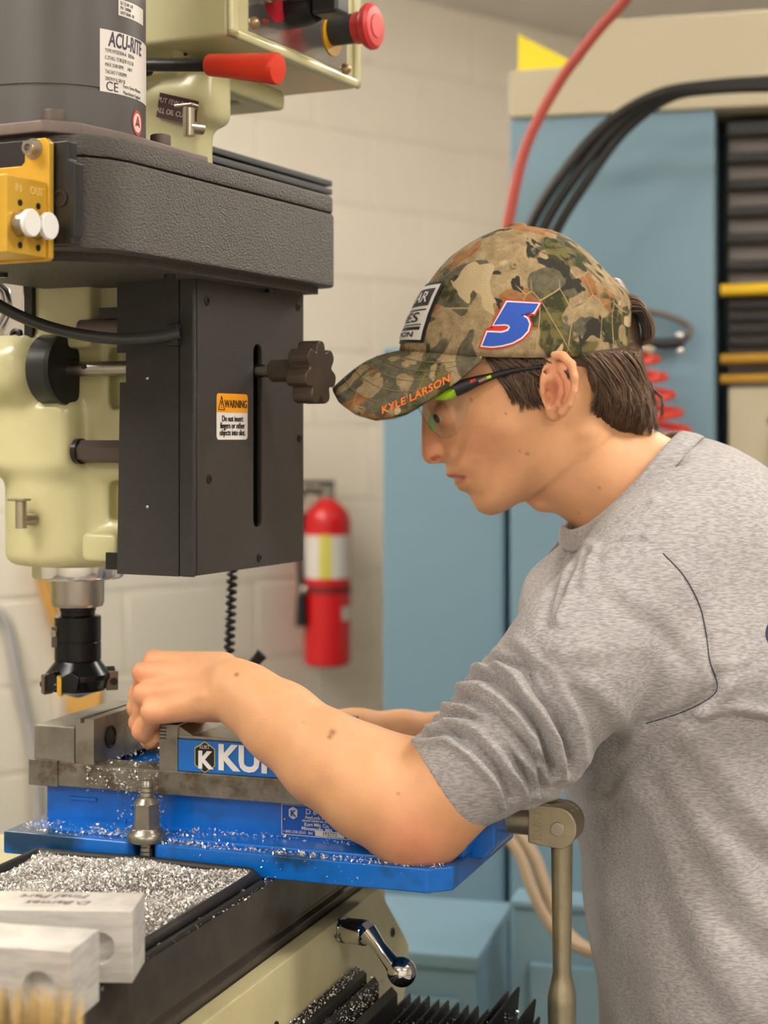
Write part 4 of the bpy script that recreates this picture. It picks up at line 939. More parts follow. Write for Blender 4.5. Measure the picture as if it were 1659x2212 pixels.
NOSE = cr_poly([(916, 860), (911.5, 905), (909, 940), (909.5, 968), (914, 990), (927, 1002.5), (944, 1000), (961, 998), (975, 988), (982, 965), (975, 935), (958, 905), (938, 872)])
def field(PX, PY, ctl, sig):
    W = np.zeros(PX.shape); A = [np.zeros(PX.shape) for _ in ctl[0][2:]]
    for c in ctl:
        w = np.exp(-((PX-c[0])**2+(PY-c[1])**2)/(2*sig*sig))+1e-12; W += w
        for a, v in zip(A, c[2:]): a += w*v
    return [a/W for a in A]
HCTL = [(1120, 560, 69, 190), (1300, 700, 61, 150), (1150, 780, 72, 200), (990, 700, 66, 150), (950, 840, 60, 135), (1060, 900, 67, 165), (985, 960, 55, 140), (1000, 1035, 43, 115), (1050, 1085, 31, 72),
        (1115, 1060, 47, 70), (1175, 1000, 59, 85), (1200, 900, 69, 150), (1320, 880, 60, 110)]
def gau(PX, PY, x, y, sx, sy=None, rot=0.):
    sy = sy or sx; c, s_ = math.cos(rot), math.sin(rot); u = (PX-x)*c+(PY-y)*s_; v = -(PX-x)*s_+(PY-y)*c
    return np.exp(-(u*u/(2*sx*sx)+v*v/(2*sy*sy)))
def seg_d(PX, PY, a, b):
    ex, ey = b[0]-a[0], b[1]-a[1]; t = np.clip(((PX-a[0])*ex+(PY-a[1])*ey)/(ex*ex+ey*ey), 0, 1)
    return np.sqrt((PX-a[0]-t*ex)**2+(PY-a[1]-t*ey)**2)
def head_h(PX, PY):
    """half width of the head in metres over the profile plane; also signed distance to the outline"""
    W, D = field(PX, PY, HCTL, 58.); d = poly_dist(FACE, PX, PY); t = np.clip(d/D, 0, 1)
    h_ = W*np.sqrt(np.maximum(1-(1-t)**2, 0))
    (Wn,) = field(PX, PY, [(914, 870, 7.5), (912, 920, 8.5), (912, 960, 10.0), (920, 990, 11.5), (950, 985, 16.5), (968, 970, 18), (945, 920, 11)], 20.)
    dn = poly_dist(NOSE, PX, PY); tn = np.clip(dn/(Wn*2.1), 0, 1); hn = Wn*np.sqrt(np.maximum(1-(1-tn)**2, 0)); hn = np.where(dn > 0, hn, -30.)
    h0 = np.where(d > 0, h_, -30.)
    k = 5.; mx = np.maximum(h0, hn); dd = np.abs(h0-hn); bl = np.where(dd < k, (k-dd)**2/(4*k), 0)*((d > 0) & (dn > 0)); h = mx+bl
    m = (d > 0)
    h = h+m*(2.6*gau(PX, PY, 955, 850, 26, 8, -.25)                     # brow ridge
             - 7.5*gau(PX, PY, 957, 889, 17, 13)-3.0*gau(PX, PY, 935, 893, 8, 14)    # eye socket
             + 2.6*gau(PX, PY, 1035, 915, 42, 22, .35)                     # cheek bone
             - 2.6*gau(PX, PY, 1055, 1000, 40, 26, .5)                    # hollow cheek
             + 2.6*gau(PX, PY, 988, 1000, 16, 18)                         # muzzle
             - 4.2*gau(PX, PY, 988, 972, 5.5, 15, .5)+2.2*gau(PX, PY, 964, 980, 9, 9)                       # alar crease
             - 2.0*gau(PX, PY, 1012, 1034, 8, 7)                          # mouth corner
             + 1.5*gau(PX, PY, 979, 1024, 11, 4.5, .25)+1.6*gau(PX, PY, 990, 1046, 9, 5, -.2)
             - 2.0*gau(PX, PY, 1010, 1066, 13, 7, .3)+2.2*gau(PX, PY, 1050, 1092, 22, 14)
             - 1.5*gau(PX, PY, 940, 980, 3, 3))
    ml = np.minimum(seg_d(PX, PY, (972, 1034), (990, 1034)), seg_d(PX, PY, (990, 1034), (1007, 1030)))
    h = h-m*2.4*np.exp(-(ml/2.6)**2)
    sd = np.maximum(d, dn)
    return np.where(sd > 0, np.maximum(h, .02), 0)*.001, sd
# ---------------- skin surface
B = SDF((-.245, 1.352, 1.035), (.335, 1.80, 1.655), .0019)
x0, x1 = hp(895, 0).x, hp(1400, 0).x; z0, z1 = hp(0, 1125).z, hp(0, 495).z
sl, X, Y, Z = B.sub((x0, YH-.09, z0), (x1, YH+.09, z1))
PX = (X[:, 0, 0]/SC+CXP)[:, None]+0*Z[0, 0, :][None]; PY = (HYP-(Z[0, 0, :]-H)/SC)[None]+0*X[:, 0, 0][:, None]
hh, sd = head_h(PX, PY)
gx, gz = np.gradient(hh, B.h, B.h); gm = np.sqrt(1+np.minimum(gx*gx+gz*gz, 9.))
ay = np.abs(Y-YH)
f = np.where(sd[:, None, :] > 0, (ay-hh[:, None, :])/gm[:, None, :], np.sqrt((sd[:, None, :]*SC)**2+ay**2))
B.D[sl] = np.minimum(B.D[sl], f.astype(np.float32))
_gx = np.arange(890., 1440., 2.); _gy = np.arange(480., 1130., 2.)
_H1 = head_h(_gx[:, None]+0*_gy[None], _gy[None]+0*_gx[:, None])[0]
def look(tab, px, py):
    fx = np.clip((np.asarray(px, float)-890)/2, 0, len(_gx)-1.001); fy = np.clip((np.asarray(py, float)-480)/2, 0, len(_gy)-1.001); i = fx.astype(int); j = fy.astype(int); u = fx-i; v = fy-j
    return (tab[i, j]*(1-u)+tab[i+1, j]*u)*(1-v)+(tab[i, j+1]*(1-u)+tab[i+1, j+1]*u)*v
def hsurf(px, py):
    """half width of the head at a profile-plane pixel"""
    return float(look(_H1, px, py))
# neck
B.cone(hp(1232, 975), hp(1470, 1125), .0545, .064, .016, ys=1.04)
for s_ in (1, -1):
    B.cone((hp(1262, 935).x, YH-s_*.047, hp(0, 935).z), (hp(1290, 1150).x, YH-s_*.022, hp(0, 1150).z), .0105, .0095, .02)
B.ell(hp(1172, 1082), (.010, .010, .010), .012)
# eyes
for s_ in (1, -1):
    c = hp(966, 893, .0315); c.y = YH-s_*.0315
    B.ell(c, (.0128, .0128, .0122), .003)
    B.ell((c.x-.0095, c.y-s_*.004, c.z-.0045), (.0075, .0095, .0013), .001, sub=True)
    n_ = hp(941, 992, .0105); n_.y = YH-s_*.0115; B.ell(n_, (.0056, .0100, .0029), .0006, sub=True, R=[[.96, 0, .28], [0, 1, 0], [-.28, 0, .96]])
# ears
def ear(s_):
    def e(px, py, lat):
        q = hp(px, py, lat); q.y = YH-s_*lat; return q
    lat = lambda px: .0660+.0215*max(0, min(1, (px-1160)/85.))
    B.ell(e(1199, 832, .0735), (.0150, .0050, .0265), .003, R=[[.94, s_*.30, 0], [-s_*.30, .94, 0], [0, 0, 1]])
    rim = [(1168, 822), (1160, 800), (1167, 780), (1190, 766), (1216, 769), (1234, 787), (1241, 815), (1239, 845), (1229, 872), (1214, 892)]
    B.chain([e(p[0], p[1], lat(p[0])+.002) for p in rim], [.0022, .0034, .0040, .0042, .0042, .0042, .0040, .0036, .0036, .0042], .0022)
    B.ell(e(1198, 889, .0735), (.0085, .0042, .0095), .003)
    B.ell(e(1193, 858, .079), (.0075, .0065, .0100), .0025, sub=True)
    B.ell(e(1190, 838, .080), (.0060, .0045, .0055), .002, sub=True)
    for a, b in zip([(1178, 806), (1200, 786), (1222, 800), (1227, 832)], [(1200, 786), (1222, 800), (1227, 832), (1219, 866)]):
        B.cone(e(a[0], a[1], lat(a[0])+.0062), e(b[0], b[1], lat(b[0])+.0062), .0022, .0022, .0015, sub=True)
    an = [(1200, 808), (1211, 826), (1213, 850), (1204, 874), (1192, 884)]
    B.chain([e(p[0], p[1], lat(p[0])+.0018) for p in an], [.0028, .0032, .0032, .0030, .0030], .002)
    B.ell(e(1176, 852, .0722), (.0034, .0036, .0062), .002)
    B.ell(e(1183, 847, .0765), (.0022, .0050, .0035), .001, sub=True)
ear(1); ear(-1)
# ---------------- near (left) arm and hand
A_ = lambda px, py, Y: at(px, py, Y)
fa = [(1390, 1310, 1.45, .045), (1120, 1560, 1.405, .042), (962, 1706, 1.403, .0425), (905, 1765, 1.405, .0425), (800, 1706, 1.41, .0415), (705, 1640, 1.42, .0390), (605, 1560, 1.437, .0335), (535, 1508, 1.452, .0275), (500, 1484, 1.462, .0258)]
B.chain([A_(*q[:3]) for q in fa], [q[3] for q in fa], .012)
B.cone(A_(893, 1828, 1.415), A_(870, 1800, 1.41), .019, .022, .02)
B.cone(A_(800, 1650, 1.43), A_(880, 1670, 1.43), .03, .03, .02)
# metacarpals, smooth union
mc_ = {'index': ((478, 1452, 1.492, .0185), (338, 1431, 1.516, .0106)), 'middle': ((478, 1468, 1.478, .0190), (314, 1458, 1.500, .0108)), 'ring': ((478, 1488, 1.465, .0190), (315, 1503, 1.484, .0102)), 'little': ((480, 1508, 1.455, .0172), (332, 1542, 1.471, .0098))}
for k, (a, b) in mc_.items(): B.cone(A_(*a[:3]), A_(*b[:3]), a[3], b[3], .0065)
B.cone(A_(470, 1520, 1.475), A_(370, 1530, 1.495), .016, .013, .012)
# extensor tendons and knuckles
for k, (a, b) in mc_.items():
    q = A_(*b[:3]); B.ell((q.x-.002, q.y-.0025, q.z+.0035), (.0094, .0088, .0084), .004)
    B.cone(A_(a[0]-40, a[1]-8, a[2]-.009), (q.x+.012, q.y-.0075, q.z+.0035), .0012, .0032, .008)
# fingers: MCP, PIP, DIP, tip
fing = {'index': [(338, 1431, 1.516, .0098), (303, 1500, 1.548, .0090), (330, 1556, 1.552, .0080), (362, 1572, 1.545, .0068)],
        'middle': [(314, 1458, 1.500, .0099), (300, 1530, 1.528, .0092), (318, 1582, 1.535, .0082), (350, 1592, 1.530, .0070)],
        'ring': [(315, 1503, 1.484, .0094), (304, 1562, 1.508, .0090), (322, 1598, 1.517, .0080), (352, 1596, 1.515, .0068)],
        'little': [(332, 1542, 1.471, .0090), (309, 1580, 1.490, .0083), (326, 1596, 1.498, .0074), (350, 1586, 1.497, .0064)]}
for k, q in fing.items(): B.chain([A_(*p[:3]) for p in q], [p[3] for p in q], .0028)
for k, q in fing.items():
    p = A_(*q[1][:3]); B.ell((p.x-.0012, p.y-.001, p.z+.001), (q[1][3]+.0006,)*3, .004)
th = [(455, 1500, 1.495, .017), (410, 1545, 1.525, .0130), (378, 1575, 1.538, .0105), (358, 1592, 1.535, .0082)]
B.chain([A_(*p[:3]) for p in th], [p[3] for p in th], .008)
# ---------------- far (right) arm and hand
fb = [(1400, 1310, 1.70, .045), (1180, 1560, 1.735, .044), (1040, 1645, 1.735, .042), (960, 1606, 1.73, .0300), (870, 1596, 1.725, .0275), (770, 1588, 1.715, .0250), (700, 1582, 1.705, .0230)]
B.chain([A_(*q[:3]) for q in fb], [q[3] for q in fb], .012)
for i, (dy, dY) in enumerate(((0, -.022), (4, -.008), (8, .008), (12, .022))):
    B.chain([A_(690, 1572, 1.705+dY*.5), A_(600, 1570+dy, 1.70+dY), A_(540, 1590+dy, 1.695+dY), A_(505, 1620+dy, 1.69+dY)], [.018, .0105, .0090, .0072], .004)
B.chain([A_(690, 1580, 1.70), A_(640, 1600, 1.675), A_(600, 1625, 1.67)], [.016, .011, .0085], .006)
# shoulders girdle joins everything (under the shirt)
B.cone(hp(1440, 1120), A_(1390, 1310, 1.45), .05, .045, .02); B.cone(hp(1440, 1120), A_(1400, 1310, 1.70), .05, .045, .02)
V, Q = B.mesh(); V = smooth_np(V, Q, 1, .4)
me = np_mesh('body', V, Q)
# skin colour attribute
def c3(c): return np.array(lin(c)[:3])
px = CXP+FPX*V[:, 0]/V[:, 1]; py = HYP-FPX*(V[:, 2]-H)/V[:, 1]
base = c3((226, 172, 130)); col = np.tile(base, (len(V), 1))
def blend(w, c):
    global col
    w = np.clip(w, 0, 1)[:, None]; col = col*(1-w)+c3(c)*w
hd_ = V[:, 2] > 1.36
near = V[:, 1] < YH+.1
g2 = lambda x, y, r_: np.exp(-((px-x)**2+(py-y)**2)/(2*r_*r_))
blend(.45*g2(918, 975, 30)*hd_, (206, 120, 98)); blend(.35*g2(1030, 950, 55)*hd_, (214, 140, 110)); blend(.6*np.exp(-((px-1206)/36)**2-((py-832)/58)**2)*hd_*(V[:, 1] < YH-.066), (206, 118, 96))
blend(.5*g2(900, 1830, 60), (214, 120, 100)); blend(.22*g2(330, 1510, 70), (214, 132, 104)); blend(.30*g2(290, 1460, 22)+.3*g2(300, 1410, 20)+.25*g2(290, 1580, 25), (216, 120, 98))
lipm = ((np.exp(-(seg_d(px, py, (964, 1027), (1002, 1030))/4.)**2)+np.exp(-(seg_d(px, py, (984, 1045), (1003, 1036))/6.)**2)))*hd_
blend(.75*lipm, (176, 92, 84))
for x, y, r_ in ((1139, 980, 2.2), (1122, 974, 1.4), (1018, 864, 2.2), (1092, 893, 1.6), (1205, 878, 2.2), (511, 1457, 3.2), (718, 1582, 5), (712, 1592, 3.5), (658, 1560, 1.4), (860, 1714, 2), (562, 1561, 1.3), (1294, 1054, 1.6), (1250, 1108, 1.5)):
    blend(.75*g2(x, y, r_), (120, 66, 48))
ca = me.color_attributes.new('tint', 'FLOAT_COLOR', 'POINT'); ca.data.foreach_set('color', np.concatenate([col, np.ones((len(V), 1))], 1).astype(np.float32).ravel())
SK = bpy.data.materials.new('skin'); SK.use_nodes = True; nt = SK.node_tree; b_ = nt.nodes['Principled BSDF']
at_ = nt.nodes.new('ShaderNodeVertexColor'); at_.layer_name = 'tint'
nz = nt.nodes.new('ShaderNodeTexNoise'); nz.inputs['Scale'].default_value = 45; nz.inputs['Detail'].default_value = 6
tc = nt.nodes.new('ShaderNodeTexCoord'); nt.links.new(tc.outputs['Object'], nz.inputs['Vector'])
mr = nt.nodes.new('ShaderNodeMapRange'); mr.inputs[1].default_value = .3; mr.inputs[2].default_value = .7; mr.inputs[3].default_value = .93; mr.inputs[4].default_value = 1.06
hs = nt.nodes.new('ShaderNodeHueSaturation'); nt.links.new(nz.outputs[0], mr.inputs[0]); nt.links.new(mr.outputs[0], hs.inputs['Value']); nt.links.new(at_.outputs[0], hs.inputs['Color'])
nt.links.new(hs.outputs[0], b_.inputs['Base Color'])
b_.inputs['Roughness'].default_value = .48; b_.inputs['Specular IOR Level'].default_value = .35
b_.inputs['Subsurface Weight'].default_value = .12; b_.inputs['Subsurface Radius'].default_value = (.008, .003, .0015); b_.inputs['Subsurface Scale'].default_value = .5
n2 = nt.nodes.new('ShaderNodeTexNoise'); n2.inputs['Scale'].default_value = 900; nt.links.new(tc.outputs['Object'], n2.inputs['Vector'])
bp = nt.nodes.new('ShaderNodeBump'); bp.inputs['Distance'].default_value = .0004; bp.inputs['Strength'].default_value = .5; nt.links.new(n2.outputs[0], bp.inputs['Height']); nt.links.new(bp.outputs[0], b_.inputs['Normal'])
person = link('person', me, SK, None, 180)
tag(person, 'person in grey long-sleeved shirt bending over the vise with both arms forward', 'person')
bvh_body = BVHTree.FromPolygons([tuple(v) for v in V.tolist()], Q.tolist())
# eyes, brows, lashes
for s_ in (1, -1):
    c = hp(966, 893, .0315); c.y = YH-s_*.0315
    eb = MB().ball(c, .0121, local=False).build('eyeball', mat('eye_white', (214, 206, 198), .2), person)
    MB().ball((c.x-.0085, c.y-s_*.0035, c.z-.0040), .0048, local=False).build('iris', mat('iris_brown', (70, 52, 40), .2), eb)
HAIR = mat('hair_brown', (66, 50, 40), .45, var=.35, vscale=260)
def strands(name, specs, width, m_, parent, nseg=6):
    """specs: list of point lists (Vectors); flat-sided tapering strands"""
    VV = []; FF = []
    for P in specs:
        n = len(P); b0 = len(VV); w0 = width*(.7+.6*random.random())
        for i, p in enumerate(P):
            t = (P[min(i+1, n-1)]-P[max(i-1, 0)]).normalized(); s1 = t.cross(Vector((0, 1, 0))); s1 = s1.normalized() if s1.length > 1e-4 else Vector((1, 0, 0)); s2 = t.cross(s1)
            w = w0*(1-.92*(i/(n-1))**2)
            VV += [p+s1*w, p-s1*w*.5+s2*w*.8, p-s1*w*.5-s2*w*.8]
        for i in range(n-1):
            for k in range(3): a = b0+i*3+k; b = b0+i*3+(k+1) % 3; FF.append((a, b, b+3, a+3))
    return np.array([tuple(v) for v in VV]), np.array(FF)
# brow strands
sp = []
for s_ in (1, -1):
    for i in range(60):
        t = random.random(); x = 938+48*t; y = 858-7*math.sin(t*2.2)+random.uniform(-3, 3); P = []
        for k in range(4): xx, yy = x+k*4.5, y-k*1.2; l_ = hsurf(xx, yy)+.0008; q = hp(xx, yy); q.y = YH-s_*l_; P.append(q)
        sp.append(P)
a, b = strands('eyebrows', sp, .0004, HAIR, person); link('eyebrows', np_mesh('eyebrows', a, b), HAIR, person, 0)
lm = MB()
for s_ in (1, -1):
    P = [hp(944+5*k, 899-1.2*k+.6*(k-2)**2*.3, 0) for k in range(5)]
    for k, q in enumerate(P): q.y = YH-s_*(.024+.0036*k+.0045)
    lm.tube(P, .0009, 6, local=False)
lm.build('eyelashes', mat('lash', (28, 22, 20), .6), person)
# ---------------- hair
HAIRP = cr_poly([(1040, 740), (1120, 700), (1230, 640), (1330, 600), (1368, 650), (1384, 720), (1390, 800), (1394, 850), (1406, 888), (1384, 902), (1342, 902), (1306, 888), (1278, 866), (1260, 844), (1250, 822), (1242, 798), (1150, 806), (1060, 796)])
Hs = SDF((hp(1030, 0).x, YH-.09, hp(0, 955).z), (hp(1440, 0).x, YH+.09, hp(0, 590).z), .0022)
sl, X, Y, Z = Hs.sub((-9, -9, -9), (9, 9, 9))
PX = (X[:, 0, 0]/SC+CXP)[:, None]+0*Z[0, 0, :][None]; PY = (HYP-(Z[0, 0, :]-H)/SC)[None]+0*X[:, 0, 0][:, None]
def hair_h(PX, PY):
    dh = poly_dist(HAIRP, PX, PY); hb_, _ = head_h(PX, PY)
    db = poly_dist([(900, 560), (1300, 560), (1340, 600), (1370, 650), (1384, 720), (1390, 800), (1402, 860), (1422, 930), (1400, 960), (1000, 960)], PX, PY)   # back silhouette rounds off, the lower edge stays thick
    t = np.clip(db/120., 0, 1); up_ = np.clip((PY-742)/26., 0, 1); rb = (.42+.58*up_)* (.066-.008*np.clip((PY-800)/140, 0, 1))*np.sqrt(np.maximum(1-(1-t)**2, 0))
    return np.maximum(hb_*(.5+.5*up_)+.0035*np.clip(dh/14., 0, 1), np.where(PX > 1230, rb+.004*np.clip(dh/25., 0, 1), 0)), dh
hh2, dh = hair_h(PX, PY)
ay = np.abs(Y-YH); f = np.maximum((ay-hh2[:, None, :])*.7, -dh[:, None, :]*SC)
Hs.D[:] = f.astype(np.float32)
Hs.D = np.maximum(Hs.D, (-(ay-np.maximum(hh2[:, None, :]-.02, 0))).astype(np.float32)*np.where(PX[:, None, :] < 1340, 1, 0)-np.where(PX[:, None, :] < 1340, 0, 1))
Vh, Qh = Hs.mesh(); Vh = smooth_np(Vh, Qh, 2)
parts_v = [Vh]; parts_f = [Qh]; off = len(Vh)
_H2 = np.maximum(hair_h(_gx[:, None]+0*_gy[None], _gy[None]+0*_gx[:, None])[0], _H1)
sp = []
def hair_path(ctrl, jit, lift, s_):
    c = smooth_path([Vector((p[0]+random.uniform(-jit, jit)*1, p[1]+random.uniform(-jit, jit), 0)) for p in ctrl], 3)
    hq = look(_H2, [q.x for q in c], [q.y for q in c])[None]
    out = []
    for i, q in enumerate(c):
        lat = hq[0, i]+lift*(.4+math.sin(min(i/len(c)*3, 3.1)))*(.5+random.random()*.2); p = hp(q.x, q.y); p.y = YH-s_*lat; out.append(p)
    return out
def lerp2(a, b, t): return (a[0]+(b[0]-a[0])*t, a[1]+(b[1]-a[1])*t)
for s_ in (1, -1):
    NC = 150 if s_ == 1 else 26
    for i in range(NC):                         # locks at back and side, swept back and down
        t = random.random(); r0 = random.random()
        a = lerp2((1244, 776), (1362, 754), t); e_ = lerp2((1276, 912), (1424, 926), t)
        a = lerp2(a, e_, r0*.6); end = (e_[0]+random.uniform(-26, 8), e_[1]+random.uniform(-30, 12)+22*math.sin(t*3.1)); mid = lerp2(a, end, .5); mid = (mid[0]+random.uniform(6, 20), mid[1]-random.uniform(2, 12)); lf = random.uniform(.0015, .0075)
        for k in range(12): sp.append(hair_path([a, mid, (end[0]+random.uniform(-5, 5), end[1]+random.uniform(-9, 5))], 3.2, lf, s_))
    for i in range(NC//4):                      # swept from the ear top backwards
        t = random.random(); a = lerp2((1235, 776), (1330, 768), t); e2 = (a[0]+58+40*random.random(), a[1]+95+50*random.random()); lf = random.uniform(.003, .008)
        for k in range(10): sp.append(hair_path([a, (a[0]+30, a[1]+32), e2], 3.5, lf, s_))
    for i in range(NC//2):                      # sideburn and temple, sweeping forward of the ear
        t = random.random(); a = lerp2((1040, 779), (1172, 785), t); lf = random.uniform(.002, .006)
        if random.random() < .62: c = [a, (a[0]*.6+1070*.4+12, 820), (lerp2((1085, 850), (1150, 856), t)), (1092+72*t+random.uniform(-8, 10), 872+14*math.sin(t*3.14)+random.uniform(-12, 8))]
        else: c = [a, (a[0]+20, a[1]+14), (a[0]+52, a[1]+34), (min(a[0]+90, 1180)+random.uniform(-14, 4), a[1]+40+30*random.random())]
        for k in range(9): sp.append(hair_path(c, 3.0, lf, s_))
for i in range(420):                            # tuft pushed through the cap opening
    t = random.random(); lt = random.uniform(-.03, .03)
    P = []
    for x, y in ((1345, 640+40*t), (1368+10*t, 645+35*t), (1392, 675+25*t), (1402+6*random.random()-10*t, 715+15*t), (1398-14*t+random.uniform(-4, 6), 745)):
        q = hp(x, y); q.y = YH+lt*(1-abs(t-.5)*.3)+random.uniform(-.002, .002); P.append(q)
    sp.append(smooth_path(P, 2))
a, b = strands('hair', sp, .00062, HAIR, None); parts_v.append(a); parts_f.append(b+off)
hcol = np.concatenate([np.full(len(Vh), .95)]+[np.full(3*len(P), random.choice((.45, .7, .9, 1.1, 1.5, 2.0))*random.uniform(.8, 1.2)) for P in sp])
hme = np_mesh('hair', np.concatenate(parts_v), np.concatenate(parts_f))
hca = hme.color_attributes.new('tint', 'FLOAT_COLOR', 'POINT'); hca.data.foreach_set('color', np.concatenate([hcol[:, None]*np.array(lin((92, 72, 58))[:3])[None], np.ones((len(hcol), 1))], 1).astype(np.float32).ravel())
HM = bpy.data.materials.new('hair_strands'); HM.use_nodes = True; hb_ = HM.node_tree.nodes['Principled BSDF']; hv = HM.node_tree.nodes.new('ShaderNodeVertexColor'); hv.layer_name = 'tint'
HM.node_tree.links.new(hv.outputs[0], hb_.inputs['Base Color']); hb_.inputs['Roughness'].default_value = .42
hair = link('hair', hme, HM, person, 0); hair['label'] = 'short brown hair'
# ---------------- cap
cap = thing('baseball_cap', hp(1110, 790), 'camouflage baseball cap with blue number five worn by the person', 'cap')
FR = [(488, 1117), (493, 1090), (500, 1068), (512, 1040), (530, 1008), (552, 978), (580, 950), (612, 925), (650, 903), (690, 884), (725, 873), (757, 866), (785, 862)]
BK = [(488, 1120), (492, 1150), (500, 1195), (512, 1222), (530, 1246), (552, 1272), (580, 1300), (612, 1332), (640, 1362), (660, 1368), (690, 1361), (720, 1362), (757, 1362), (785, 1356)]
def itp(tab, y): return float(np.interp(y, [p[0] for p in tab], [p[1] for p in tab]))
CXc = 1117.; NT, NZ = 96, 34; ZS = [488.5+(781-488.5)*(1-math.cos(math.pi/2*j/(NZ-1))) for j in range(NZ)]
def crown(th, pyv, off=0.):
    """th=0 front, pi/2 near side, pi back"""
    c, s_ = math.cos(th), math.sin(th)
    yb_ = pyv
    xf = CXc-itp(FR, pyv); xb = itp(BK, pyv)-CXc; r_ = xf if c > 0 else xb
    w = (.0815*math.sqrt(max(1-((781-min(pyv, 781))/(781-487.))**2.3, 0))**.93)/SC
    ex = .92
    x = CXc-math.copysign(abs(c)**ex, c)*(r_+off/SC); y = math.copysign(abs(s_)**ex, s_)*(w+off/SC)*SC
    dip = 0.
    if pyv > 700: dip = -24*max(c, 0)**2*(pyv-700)/81.-14*max(-c, 0)**2*(pyv-700)/81.
    q = hp(x, pyv+dip); q.y = YH-y
    # panel seams
    return q
bm_ = bmesh.new(); rows = []
def seam(th):
    d = min(abs(((th-k*math.pi/3+math.pi) % (2*math.pi))-math.pi) for k in range(6)); return -.0011*math.exp(-(d/.03)**2)+.0004*math.exp(-((d-.08)/.03)**2)
for j, zv in enumerate(ZS):
    row = []
    for i in range(NT):
        th = 2*math.pi*i/NT; p = crown(th, zv, seam(th)*min(1, j/6)+.0006*math.sin(9*th+j*.5)*min(1, j/8)); row.append(bm_.verts.new(p))
    rows.append(row)
for j in range(NZ-1):
    for i in range(NT):
        thm = 2*math.pi*(i+.5)/NT; pm = (ZS[j]+ZS[j+1])/2
        db = abs(thm-math.pi)
        if db < .30 and pm > 660+60*(db/.3)**2 and pm < 748: continue           # rear opening
        bm_.faces.new((rows[j][i], rows[j][(i+1) % NT], rows[j+1][(i+1) % NT], rows[j+1][i]))
bm_.faces.new(rows[0][::-1])
me_c = bpy.data.meshes.new('crown'); bmesh.ops.recalc_face_normals(bm_, faces=list(bm_.faces)); bm_.to_mesh(me_c)
bvh_cap = BVHTree.FromBMesh(bm_); bm_.free()
CAMO = bpy.data.materials.new('camouflage'); CAMO.use_nodes = True; nt = CAMO.node_tree; b_ = nt.nodes['Principled BSDF']; b_.inputs['Roughness'].default_value = .85; b_.inputs['Specular IOR Level'].default_value = .15
tc = nt.nodes.new('ShaderNodeTexCoord')
def cn(scale, det, rough=.5, dist=0., off=(0, 0, 0), st=(1, 1, 1)):
    mp = nt.nodes.new('ShaderNodeMapping'); mp.inputs['Location'].default_value = off; mp.inputs['Scale'].default_value = st; nt.links.new(tc.outputs['Object'], mp.inputs[0])
    n = nt.nodes.new('ShaderNodeTexNoise'); n.inputs['Scale'].default_value = scale; n.inputs['Detail'].default_value = det; n.inputs['Roughness'].default_value = rough; n.inputs['Distortion'].default_value = dist
    nt.links.new(mp.outputs[0], n.inputs['Vector']); return n.outputs[0]
def cmix(fac, a, bcol):
    x = nt.nodes.new('ShaderNodeMix'); x.data_type = 'RGBA'; nt.links.new(fac, x.inputs[0])
    if isinstance(a, tuple): x.inputs[6].default_value = a
    else: nt.links.new(a, x.inputs[6])
    if isinstance(bcol, tuple): x.inputs[7].default_value = bcol
    else: nt.links.new(bcol, x.inputs[7])
    return x.outputs[2]
def thr(v, lo, hi):
    r = nt.nodes.new('ShaderNodeMapRange'); r.inputs[1].default_value = lo; r.inputs[2].default_value = hi; nt.links.new(v, r.inputs[0]); return r.outputs[0]
fine = cn(90, 6, .7)
c_ = cmix(thr(fine, .35, .65), lin((132, 114, 86)), lin((172, 152, 118)))
c_ = cmix(thr(cn(17, 2, .5, .6, (3, 1, 7)), .55, .57), c_, cmix(thr(fine, .4, .6), lin((132, 94, 62)), lin((158, 114, 76))))
c_ = cmix(thr(cn(20, 2, .5, .9, (9, 4, 2)), .54, .555), c_, cmix(thr(fine, .4, .6), lin((82, 80, 64)), lin((108, 102, 84))))
c_ = cmix(thr(cn(15, 2.5, .55, .6, (1, 8, 5)), .56, .575), c_, cmix(thr(cn(50, 4, .6, .5), .45, .55), lin((64, 66, 46)), lin((110, 103, 66))))
c_ = cmix(thr(cn(24, 3, .6, .8, (6, 6, 1)), .60, .615), c_, lin((58, 57, 51)))
c_ = cmix(thr(cn(20, 2, .5, .8, (2, 9, 9)), .62, .635), c_, lin((184, 166, 132)))
vo = nt.nodes.new('ShaderNodeTexVoronoi'); vo.feature = 'DISTANCE_TO_EDGE'; vo.inputs['Scale'].default_value = 34
mp = nt.nodes.new('ShaderNodeMapping'); mp.inputs['Scale'].default_value = (1, 1, .45); mp.inputs['Rotation'].default_value = (0, .7, 0); nt.links.new(tc.outputs['Object'], mp.inputs[0]); nt.links.new(mp.outputs[0], vo.inputs['Vector'])
m1 = nt.nodes.new('ShaderNodeMath'); m1.operation = 'MULTIPLY'; nt.links.new(thr(vo.outputs[0], .014, .004), m1.inputs[0]); nt.links.new(thr(cn(14, 2), .5, .56), m1.inputs[1])
c_ = cmix(m1.outputs[0], c_, lin((172, 150, 112)))
nt.links.new(c_, b_.inputs['Base Color'])
bp = nt.nodes.new('ShaderNodeBump'); bp.inputs['Distance'].default_value = .0006; nt.links.new(cn(700, 2), bp.inputs['Height']); nt.links.new(bp.outputs[0], b_.inputs['Normal'])
crown_o = link('crown', me_c, CAMO, cap, 60)
md = crown_o.modifiers.new('thickness', 'SOLIDIFY'); md.thickness = .0016; md.offset = -1
MB().lathe(hp(1118, 492), hp(1118, 470), [(0, .0085), (.0018, .0088), (.0036, .007), (.0045, .003), (.0046, 0)], 20, local=False).build('top_button', CAMO, cap)
